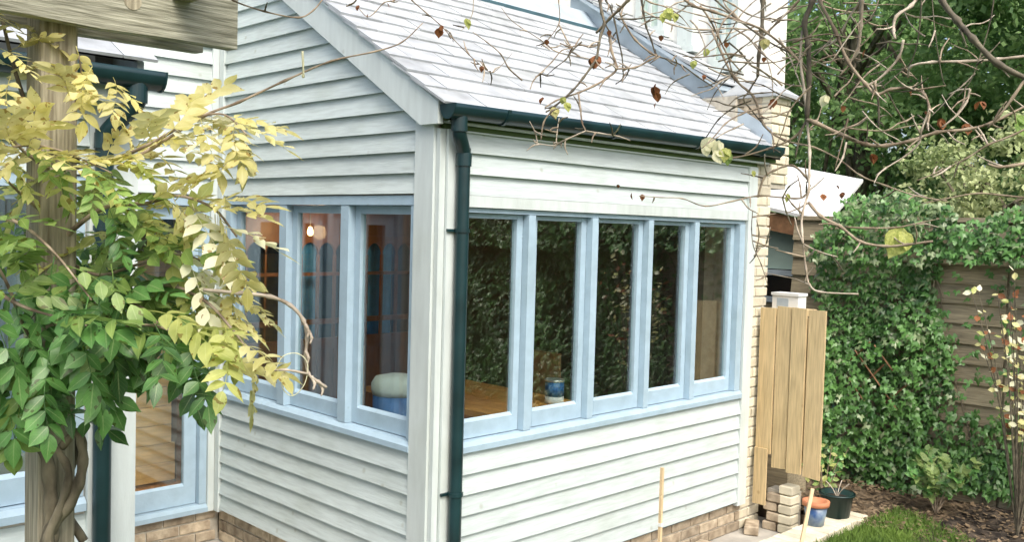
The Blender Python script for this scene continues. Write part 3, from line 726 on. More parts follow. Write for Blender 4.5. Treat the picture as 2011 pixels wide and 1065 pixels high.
# ------------------------------------------------------------------ trees behind
def tree(name, label, base, h, crown, n, mat, seed, leaf=.11, group=None, cz=.6):
    random.seed(seed); T = thing(name, label, 'tree', base, group); B = V(base)
    P = [B+V((0, 0, -.2))]+[B+V((rnd(-.15, .15), rnd(-.15, .15), h*.7*k/5)) for k in range(1, 6)]
    MB().tube(smooth_path(P, 3), taper(len(smooth_path(P, 3)), h*.03, h*.008), 8).obj('trunk', 'bark', T, True)
    C0 = B+V((0, 0, h*cz)); limbs = MB(); cl = []
    for k in range(70):
        v = V((rnd(-1, 1), rnd(-1, 1), rnd(-1, 1)))
        while v.length > 1 or v.length < .35: v = V((rnd(-1, 1), rnd(-1, 1), rnd(-1, 1)))
        c = C0+V((v.x*crown[0], v.y*crown[1], v.z*crown[2])); cl.append((c, rnd(.35, .75)*crown[0]*.32))
        if k < 16:
            s = P[2+k % 4]; limbs.tube(smooth_path([s, s.lerp(c, .5)+V((0, 0, .2)), c], 3), taper(7, h*.008, h*.002), 5)
    limbs.obj('limb', 'bark', T)
    b = MB()
    for i in range(n):
        c, r = cl[i % len(cl)]
        v = V((random.gauss(0, 1), random.gauss(0, 1), random.gauss(0, .75)))*r*.62
        p = c+v; nn = V((rnd(-1, 1), rnd(-1, 1), rnd(-.3, 1.2))).normalized(); t = nn.orthogonal().normalized()
        a = rnd(0, 6.28); t = t*math.cos(a)+nn.cross(t)*math.sin(a); s_ = nn.cross(t); L = leaf*rnd(.6, 1.25)
        b.add([p, p+(s_*.32+t*.45)*L, p+t*L-nn*L*.15, p+(-s_*.32+t*.45)*L], [(0, 1, 2), (0, 2, 3)])
    tag(b.obj('crown', mat, T), kind='stuff'); return T
tree('broadleaf_tree', 'tall dark green tree rising behind the lean-to shed', (11.5, 3.2, GZ), 8.5, (2.6, 2.6, 3.6), 42000, 'tree_leaf', 31, .12, cz=.58)
tree('broadleaf_tree', 'tall dark green tree rising behind the garden fence', (10.8, -.9, GZ), 8.8, (2.6, 2.6, 3.9), 42000, 'tree_leaf', 32, .12, cz=.56)
tree('broadleaf_tree', 'dark tree behind the fence, beyond the bare branches', (9.8, -4.6, GZ), 8.0, (2.6, 2.6, 3.5), 30000, 'tree_leaf', 33, .13, cz=.55)
tree('sapling', 'pale green young tree between the fence and the tall dark trees', (7.3, -.25, GZ), 3.6, (1.0, .9, .95), 7500, 'tree_leaf_light', 34, .075, cz=.72)
tree('sapling', 'pale yellow-green bush top behind the ivy fence', (7.0, -1.5, GZ), 3.3, (.7, .8, .8), 4600, 'tree_leaf_light', 35, .075, cz=.75)
tree('broadleaf_tree', 'far dark green tree standing behind the tall trees', (17, 3.5, GZ), 9.5, (4.2, 4.2, 4.2), 26000, 'tree_leaf', 36, .2, cz=.52)
tree('broadleaf_tree', 'far dark green tree filling the gap beyond the garden', (16.5, -3.2, GZ), 9.5, (4.2, 4.2, 4.2), 26000, 'tree_leaf', 37, .2, cz=.52)
random.seed(5)

# ------------------------------------------------------------------ brick edging, brick stack, pots, stakes
ED = thing('brick_edging', 'low edging wall of pale bricks laid across beside the path', 'wall', (2.2, -.62, GZ))
MB().box((-1.0, -.735, GZ-.05), (3.52, -.515, -.125)).obj('core', 'mortar', ED)
em = brick_mesh('brick', .078, .225, .07, .006); em.materials.append(MATS['brick_pale'])
x = -.95
while x < 3.5:
    inst('brick', em, ED, (x, -.625+rnd(-.006, .006), -.088+rnd(-.003, .003)), (rnd(-.02, .02), rnd(-.02, .02), rnd(-.03, .03))); x += .088
BSK = thing('brick_stack', 'short stack of old bricks under the board gate', 'bricks', (3.24, -.22, GZ))
MB().box((3.20, -.30, GZ-.02), (3.32, -.09, .06)).obj('mortar_core', 'mortar', BSK)
sm_ = brick_mesh('brick', .12, .102, .064, .007); sm_.materials.append(MATS['brick'])
for c in range(2):
    for r in range(5 if c else 4):
        inst('brick', sm_, BSK, (3.215+rnd(-.006, .006), -.135-.125*c-(.03 if r % 2 else 0)*(1-c), GZ+.034+.072*r), (0, 0, rnd(-.06, .06)), 'brick_pale' if c else 'brick')
lb = brick_mesh('loose_brick', .2, .1, .065, .007); lb.materials.append(MATS['brick'])
o = inst('loose_brick', lb, None, (3.02, -.075, GZ+.036), (0, 0, .5)); tag(o, 'single loose brick on the path at the house corner', 'brick')
o = inst('loose_brick', lb, None, (2.33, -.09, GZ+.036), (0, .0, .15)); tag(o, 'single loose brick on the path under the long wall', 'brick')
def pot(name, c, r0, r1, h, mat, label, rim=None):
    t = thing(name, label, 'plant pot', c)
    MB().lathe(c, [(r0, 0), (r0+(r1-r0)*.8, h*.78), (r0+(r1-r0)*.8-.012, h*.78), (r0-.01, h*.3)] if rim else [(r0, 0), (r1, h), (r1+.01, h), (r1+.01, h*.9), (r1+.012, h), (r1-.012, h), (r1-.03, h*.75)], 22).obj('body', mat, t, True)
    if rim: MB().lathe(c, [(r1-.005, h*.79), (r1+.006, h*.80), (r1+.008, h), (r1-.014, h), (r1-.02, h*.85)], 22).obj('rim', rim, t, True)
    MB().lathe(c, [(r1*.8, h*.74), (r1*.8, h*.8)], 16).obj('compost', 'mulch', t)
    return t
p1 = (2.985, -.585, -.052); p2 = (3.30, -.585, -.052)
pot('flower_pot', p1, .058, .085, .17, 'pot_blue', 'small blue glazed pot with terracotta rim on the brick edging', 'terracotta')
T2 = pot('flower_pot', p2, .09, .115, .17, 'pot_green', 'wide dark green plastic pot on the brick edging')
for k in range(5):
    a = rnd(0, 6.28); P = [V(p2)+V((0, 0, .13)), V(p2)+V((.03*math.cos(a), .03*math.sin(a), .19)), V(p2)+V((.08*math.cos(a), .08*math.sin(a), .24))]
    MB().tube(smooth_path(P, 3), .0035, 4).obj('dry_stem', 'twig_pale', T2)
s1 = V((1.495, -.35, .539))
SK = thing('garden_stake', 'thin upright wooden stake standing against the long weatherboard wall', 'stake', (1.5, -.35, GZ))
MB().box((1.487, -.358, GZ-.02), (1.505, -.340, .54)).obj('shaft', 'stake_wood', SK)
MB().box((1.484, -.361, .185), (1.508, -.337, .205)).obj('string_wrap', 'paper', SK)
SK = thing('garden_stake', 'leaning wooden stake in front of the blue flower pot', 'stake', (2.44, -.76, -.1))
MB().tube([V((2.42, -.765, -.11)), V((2.60, -.75, .305))], .0145, 4).obj('shaft', 'stake_wood', SK)
# white box on a shelf behind the gate
WB = thing('white_box', 'white cardboard box standing on the crate behind the board gate', 'box', (3.68, 0, 1.371))
MB().box((3.62, -.05, 1.371), (3.75, .17, 1.475)).obj('carton', 'paper', WB); MB().box((3.612, -.058, 1.476), (3.758, .178, 1.498)).obj('lid', 'paper', WB); MB().box((3.6185, .03, 1.385), (3.6195, .13, 1.455)).obj('printed_panel', 'lead', WB)
CRT = thing('storage_crate', 'wooden crate stack behind the board gate', 'crate', (3.7, 0, GZ))
MB().box((3.55, -.06, GZ), (3.85, .22, 1.32)).obj('crate_side', 'fence_wood', CRT); MB().box((3.53, -.08, 1.321), (3.87, .24, 1.37)).obj('lid', 'gate_wood', CRT)

# small shrubs
def shrub(name, label, base, n, h, spread, mats, leaf, seed, lean=V((0, 0, 0)), kind='leaf', stemmat='twig'):
    random.seed(seed); T = thing(name, label, 'shrub', base); B = V(base)
    lm = MB(); add_leaf(lm, V((0, 0, 0)), V((0, 0, 1)), V((0, 1, 0)), 1.0, kind, .12); me = lm.mesh('leaf'); me.materials.append(MATS[mats[0]])
    for k in range(n):
        a = 6.28*k/n+rnd(-.3, .3); r = rnd(.3, 1)*spread
        tip = B+V((math.cos(a)*r, math.sin(a)*r, h*rnd(.7, 1.05)))+lean
        P = smooth_path([B, B.lerp(tip, .5)+V((0, 0, h*.12)), tip], 4)
        MB().tube(P, taper(len(P), .006, .0025), 5).obj('stem', stemmat, T)
        for j in range(3, len(P)):
            for _ in range(2):
                nn = V((rnd(-1, .2), rnd(-1, .2), rnd(.2, 1))).normalized(); t = V((rnd(-1, 1), rnd(-1, 1), rnd(-.5, .5))); t = (t-nn*t.dot(nn)).normalized(); s_ = nn.cross(t)
                q = Matrix(((s_.x, t.x, nn.x), (s_.y, t.y, nn.y), (s_.z, t.z, nn.z))).to_quaternion(); L = leaf*rnd(.7, 1.2)
                inst('leaf', me, T, P[j]+V((rnd(-.01, .01), rnd(-.01, .01), rnd(-.01, .01))), q, random.choice(mats), (L, L, L))
    return T
shrub('shrub', 'leggy green shrub growing in front of the board gate', (3.42, -.42, -.11), 9, .52, .20, ['leaf_mid', 'ivy', 'leaf_yellow_green'], .055, 3)
shrub('shrub', 'pale leaved shrub in front of the bare fence boards', (3.9, -1.60, -.08), 22, 1.75, .50, ['leaf_yellow_green', 'leaf_pale', 'leaf_yellow', 'leaf_dry'], .06, 4, stemmat='twig_dark')
shrub('shrub', 'low broad leaved green plant at the foot of the ivy', (4.05, -1.0, -.09), 9, .42, .30, ['leaf_mid', 'ivy', 'leaf_green'], .085, 6, kind='ivy')
random.seed(11)

# ------------------------------------------------------------------ pergola
PG = thing('pergola', 'weathered timber pergola post and beams beside the house wing', 'pergola', (-2.3, -1.3, -.12))
pb = MB(); nseg = 24; px0, px1, py0, py1 = -2.340, -2.258, -1.35, -1.25; vs = []; fs = []
for i in range(nseg+1):
    z = -.2+2.72*i/nseg; j = lambda: rnd(-.0015, .0015); c_ = .006
    vs += [(px0+c_+j(), py0, z), (px1-c_, py0+j(), z), (px1, py0+c_, z), (px1+j(), py1-c_, z), (px1-c_, py1, z), (px0+c_, py1, z), (px0, py1-c_, z), (px0+j(), py0+c_, z)]
for i in range(nseg):
    for k in range(8): fs.append((i*8+k, i*8+(k+1) % 8, i*8+8+(k+1) % 8, i*8+8+k))
fs += [tuple(range(8))[::-1], tuple(nseg*8+k for k in range(8))]
pb.add(vs, fs).obj('post', 'pergola_wood', PG)
# a shallow saw notch on the post
MB().prism([(px0+.02, py0-.004, 2.085), (px1+.003, py0-.004, 2.065), (px1+.003, py0-.004, 2.078), (px0+.02, py0-.004, 2.10)], (0, .012, 0)).obj('split', 'dark_wood', PG)
def beam(y0, y1, x0, x1, zb, zt):
    b = MB(); n = 16; vs = []; fs = []
    for i in range(n+1):
        x = x0+(x1-x0)*i/n; w = rnd(-.003, .003)
        vs += [(x, y0, zb+w), (x, y1, zb+w+.002), (x, y1, zt), (x, y0, zt)]
    for i in range(n):
        for k in range(4): fs.append((i*4+k, i*4+(k+1) % 4, i*4+4+(k+1) % 4, i*4+4+k))
    fs += [(0, 1, 2, 3), (n*4+3, n*4+2, n*4+1, n*4)]
    b.add(vs, fs).obj('beam', 'pergola_beam_wood', PG)
beam(-1.402, -1.353, -4.6, -1.885, 2.378, 2.56); beam(-1.247, -1.200, -4.6, -1.90, 2.385, 2.56)
kn = MB().tube([(-2.155, -1.4035, 2.452), (-2.155, -1.399, 2.452)], .021, 18); kn.obj('knot', 'pergola_wood', PG)
MB().tube([(-2.272, -1.4035, 2.474), (-2.272, -1.399, 2.474)], .006, 10).obj('bolt_hole', 'dark_wood', PG)
for x in (-2.06, -2.75, -3.5):
    MB().box((x, -4.9, 2.475 if x == -2.06 else 2.53), (x+.048, -1.05, 2.62)).obj('rafter', 'pergola_beam_wood', PG)
MB().box((-4.6, -2.80, 2.622), (.30, -2.75, 2.76)).obj('cross_beam', 'pergola_beam_wood', PG)
MB().box((.20, -4.9, 2.475), (.248, -2.70, 2.62)).obj('rafter', 'pergola_beam_wood', PG)
MB().box((-4.6, -4.86, 2.33), (.35, -4.80, 2.473)).obj('beam', 'pergola_beam_wood', PG)
for x in (-4.5, .22): MB().box((x, -4.87, -.2), (x+.09, -4.79, 2.328)).obj('post', 'pergola_wood', PG)

# ------------------------------------------------------------------ wisteria
WS = thing('wisteria', 'wisteria with green and yellow autumn leaves climbing the pergola post', 'climbing plant', (-2.28, -1.38, -.12))
def leaflet(b, p, d, up, L, w):
    d = d.normalized(); up = (up-d*up.dot(d)).normalized(); s = d.cross(up)
    prof = [(0, 0), (.10, .46), (.25, .86), (.42, 1.0), (.58, .90), (.72, .64), (.85, .30), (1.0, 0)]
    mid = []; lf = []; rt = []; curl = rnd(-.05, .28); fold = rnd(.05, .4); tw = rnd(-.25, .25)
    for (t, ww) in prof:
        c = p+d*(t*L)-up*(curl*t*t*L); wv = rnd(.90, 1.10)
        mid.append(c); o = s*(ww*w*wv)
        lf.append(c+o+up*((fold+tw*t)*ww*w)); rt.append(c-o+up*((fold-tw*t)*ww*w))
    n = len(prof); k = [mid[0]]+[mid[i] for i in range(1, n-1)]+[mid[-1]]+lf[1:-1]+rt[1:-1]
    m = n-2; fs = []
    A = lambda i: i; Lf = lambda i: n+i-1; Rt = lambda i: n+m+i-1
    fs += [(A(0), Lf(1), A(1)), (A(0), A(1), Rt(1))]
    for i in range(1, n-2): fs += [(A(i), Lf(i), Lf(i+1), A(i+1)), (A(i), A(i+1), Rt(i+1), Rt(i))]
    fs += [(A(n-2), Lf(n-2), A(n-1)), (A(n-2), A(n-1), Rt(n-2))]
    k0 = len(b.v); ts = [t for t, w_ in prof]
    for i in range(n): b.a[k0+i] = (0, ts[i], 0)
    for i in range(1, n-1): b.a[k0+n+i-1] = (1, ts[i], 0); b.a[k0+n+m+i-1] = (-1, ts[i], 0)
    b.add(k, fs)
def compound(seed, drop=-.45):
    random.seed(seed); b = MB(); n = random.choice((4, 5, 5)); L = .20
    pts = [V((L*t, .02*math.sin(t*3+seed), -.25*L*t*t)) for t in [i/8 for i in range(9)]]
    b.tube(pts, taper(9, .0016, .0008), 4)
    for k in range(n):
        t = .22+.68*k/(n-1 if n > 1 else 1); i = min(7, int(t*8)); p = pts[i].lerp(pts[i+1], t*8-i)
        for s in (-1, 1):
            leaflet(b, p+V((rnd(-.006, .006), 0, 0)), V((.62+rnd(-.15, .2), s, drop+rnd(-.35, .3))), V((-.15, s*rnd(-.1, .4), 1)), rnd(.060, .086)*(1 if k else .8), rnd(.0155, .0205))
    leaflet(b, pts[-1], V((1, rnd(-.2, .2), -.4)), V((0, rnd(-.2, .2), 1)), rnd(.07, .092), .020)
    me = b.mesh('wisteria_leaf', smooth=True); me.materials.append(MATS['leaf_green']); return me
CL = [compound(100+k) for k in range(9)]; CLF = [compound(130+k, -.08) for k in range(7)]
random.seed(77)
canes = [  # pixel path, depth from, to, radius, leaf step px
    ([(165,1064),(120,980),(150,880),(105,780),(128,650),(100,520),(120,380),(70,260),(30,140),(5,40)], 2.28, 2.16, .011, 46),
    ([(110,480),(200,410),(285,400),(350,385),(420,410),(465,465)], 2.2, 2.0, .006, 17),
    ([(120,640),(220,590),(320,560),(400,590),(450,640),(485,685)], 2.2, 1.95, .006, 24),
    ([(150,330),(230,310),(300,280),(380,235),(440,225),(485,265)], 2.2, 2.05, .005, 17),
    ([(-20,300),(60,285),(130,300),(220,340)], 2.05, 2.0, .004, 24),
    ([(-30,560),(40,600),(100,620),(170,640)], 2.0, 1.95, .005, 26),
    ([(-30,420),(40,440),(110,500),(180,590)], 2.05, 1.95, .005, 26),
    ([(100,720),(50,650),(15,560),(-30,480)], 2.15, 1.95, .006, 30),
    ([(120,640),(200,590),(270,600),(310,635)], 2.2, 2.0, .0055, 24),
    ([(100,690),(60,710),(30,740)], 2.2, 2.05, .005, 34),
    ([(100,430),(40,380),(-10,330)], 2.2, 2.0, .005, 28),
    ([(110,500),(190,540),(270,520),(360,500),(440,545),(475,600)], 2.25, 2.1, .005, 26),
    ([(130,600),(200,640),(300,640),(380,670),(430,700)], 2.15, 1.9, .005, 28),
    ([(95,330),(50,300),(10,260)], 2.15, 2.0, .005, 30),
    ([(150,200),(160,150),(155,110)], 2.16, 2.1, .004, 40),
]
def wist_mat(px, py):
    f = .3+(490-py)/170.0+max(-.6, min(2.2, (px-355)/75.0))+rnd(-.6, .6)
    if py > 640 and px < 400: f -= .5
    if py < 330: f += .6
    if f > .6 and px > 400 and random.random() < .22: return 'leaf_pale'  # paler leaves on the right paint in sunlit, overexposed tips
    return 'leaf_yellow' if f > 1.0 else 'leaf_yellow_green' if f > .2 else 'leaf_mid' if f > -.45 else 'leaf_green'
def place_leaf(px, py, dep, dirpx, droop, sc, mat=None):
    if 10 < px < 190 and 340 < py < 500 and mat is None: dep = rnd(2.45, 2.6)
    p = at(px, py, dep); q = at(px+dirpx[0]*60, py+dirpx[1]*60, dep+rnd(-.07, .04))
    d = (q-p).normalized(); d = (d+V((0, 0, -droop))).normalized()
    up = (V((rnd(-.3, .2), rnd(-.45, .2), 1))-CFW*.05) if (py < 480 or px > 420) else (V((rnd(-.3, .2), rnd(-.75, .1), 1))-CFW*.25); up = (up-d*up.dot(d)).normalized(); s = up.cross(d)
    rot = Matrix(((d.x, s.x, up.x), (d.y, s.y, up.y), (d.z, s.z, up.z))).to_quaternion()
    inst('leaf', random.choice(CLF if py < 480 or px > 420 else CL), WS, p, rot, mat or wist_mat(px+dirpx[0]*90, py+dirpx[1]*90), (sc, sc, sc))
for (pp, d0, d1, r, step) in canes:
    n = len(pp); P = [at(x, y, d0+(d1-d0)*i/(n-1)) for i, (x, y) in enumerate(pp)]; Q = smooth_path(P, 5)
    MB().tube(Q, taper(len(Q), r, r*.35), 6).obj('cane', 'twig' if r < .01 else 'bark', WS, True)
    if r > .01: skip = 300
    else: skip = 0
    acc = 0; side = 1
    for i in range(n-1):
        (x0, y0), (x1, y1) = pp[i], pp[i+1]; L = math.hypot(x1-x0, y1-y0); t = 0
        while t < L:
            acc += 1; f = (i+t/L)/(n-1)
            if skip and (f < .30): t += step; continue
            dx, dy = (x1-x0)/L, (y1-y0)/L; side = -side
            a = side*rnd(.5, 1.3); ex, ey = dx*math.cos(a)-dy*math.sin(a), dx*math.sin(a)+dy*math.cos(a)
            place_leaf(x0+dx*t+rnd(-8, 8), y0+dy*t+rnd(-8, 8), d0+(d1-d0)*f+rnd(-.12, .10), (ex+.25, ey*.8+.12), rnd(0, .35), rnd(.60, .95) if (px_ := x0+dx*t) < 330 and y0+dy*t > 470 else rnd(.5, .74))
            t += step*rnd(.75, 1.25)
for k in range(14):     # leaves deeper inside the plant, on the far side of the post
    x, y = rnd(-20, 330), rnd(430, 760); place_leaf(x, y, rnd(2.2, 2.5), (rnd(-1, 1), rnd(-.4, .8)), rnd(0, .4), rnd(.7, 1.0))
for (x, y, a, b_) in ((150,90,0,1),(180,130,-.2,1),(215,150,.5,1),(230,170,.9,.5),(20,40,1,.1),(0,95,1,.25),(-20,20,1,.15),(20,150,.1,1),(-10,180,.3,.8),(210,205,.6,.5)):
    place_leaf(x, y, rnd(2.05, 2.15), (a, b_), .2, rnd(.42, .62), 'leaf_yellow')
for (x, y, a, b_) in ((-10,640,.3,1),(40,690,-.1,1),(70,640,-.6,.8),(20,700,.2,1),(85,690,.4,1),(110,640,.9,.8),(200,520,.3,1),(200,560,.4,1)):
    place_leaf(x, y, rnd(1.95, 2.1), (a, b_), .4, rnd(.75, .98), random.choice(['leaf_green', 'leaf_mid']))
# twisting trunk at the post foot
for (pp, d0, r0, r1) in (([(80,1100),(100,1040),(140,985),(160,930),(162,880),(150,850),(120,880)], 2.16, .016, .009), ([(95,1110),(100,1050),(100,980),(92,900),(75,850),(95,780)], 2.17, .02, .012), ([(120,1110),(95,1060),(118,1000),(135,930),(110,880)], 2.15, .013, .008)):
    Q = smooth_path([at(x, y, d0) for x, y in pp], 6); MB().tube(Q, [a*(1+.12*math.sin(i*1.3)) for i, a in enumerate(taper(len(Q), r0, r1))], 8).obj('trunk', 'bark', WS, True)
Q = smooth_path([at(120, 1090, 2.17), V((-2.31, -1.39, .3)), V((-2.29, -1.38, -.15))], 5); MB().tube(Q, .028, 8).obj('trunk', 'bark', WS, True)
# long whip and bent shoot
def shoot(pp, d0, d1, r0, r1, mat, parent, nm='shoot'):
    n = len(pp); Q = smooth_path([at(x, y, d0+(d1-d0)*i/(n-1)) for i, (x, y) in enumerate(pp)], 5)
    return MB().tube(Q, [a*(1+.10*math.sin(i*2.1+pp[0][0])+(.45 if i % 5 == 0 and 0 < i < len(Q)-1 else 0)) for i, a in enumerate(taper(len(Q), r0, r1))], 6).obj(nm, mat, parent, True)
shoot([(230,330),(300,290),(400,228),(470,200),(560,158),(650,120),(740,100),(790,82),(830,45)], 2.1, 2.2, .004, .0012, 'twig', WS)
shoot([(400,570),(470,576),(530,583),(570,600),(596,630),(603,665),(600,700),(606,735),(625,750),(642,762)], 2.0, 1.95, .0045, .003, 'twig_pale', WS)
shoot([(606,735),(560,727),(520,730)], 1.95, 1.93, .003, .002, 'twig_pale', WS)
shoot([(540,728),(556,700),(585,695),(604,715),(598,755),(575,778),(556,765),(552,740)], 1.95, 1.95, .0009, .0009, 'leaf_pale', WS, 'tendril')
for (x, y) in ((600,638),(606,650),(600,690),(612,740),(628,752)): shoot([(x,y),(x+6,y+14),(x+3,y+26)], 1.96, 1.95, .004, .002, 'twig_pale', WS, 'bud')
shoot([(594,100),(596,150),(592,145)], 2.15, 2.15, .003, .001, 'leaf_pale', WS)

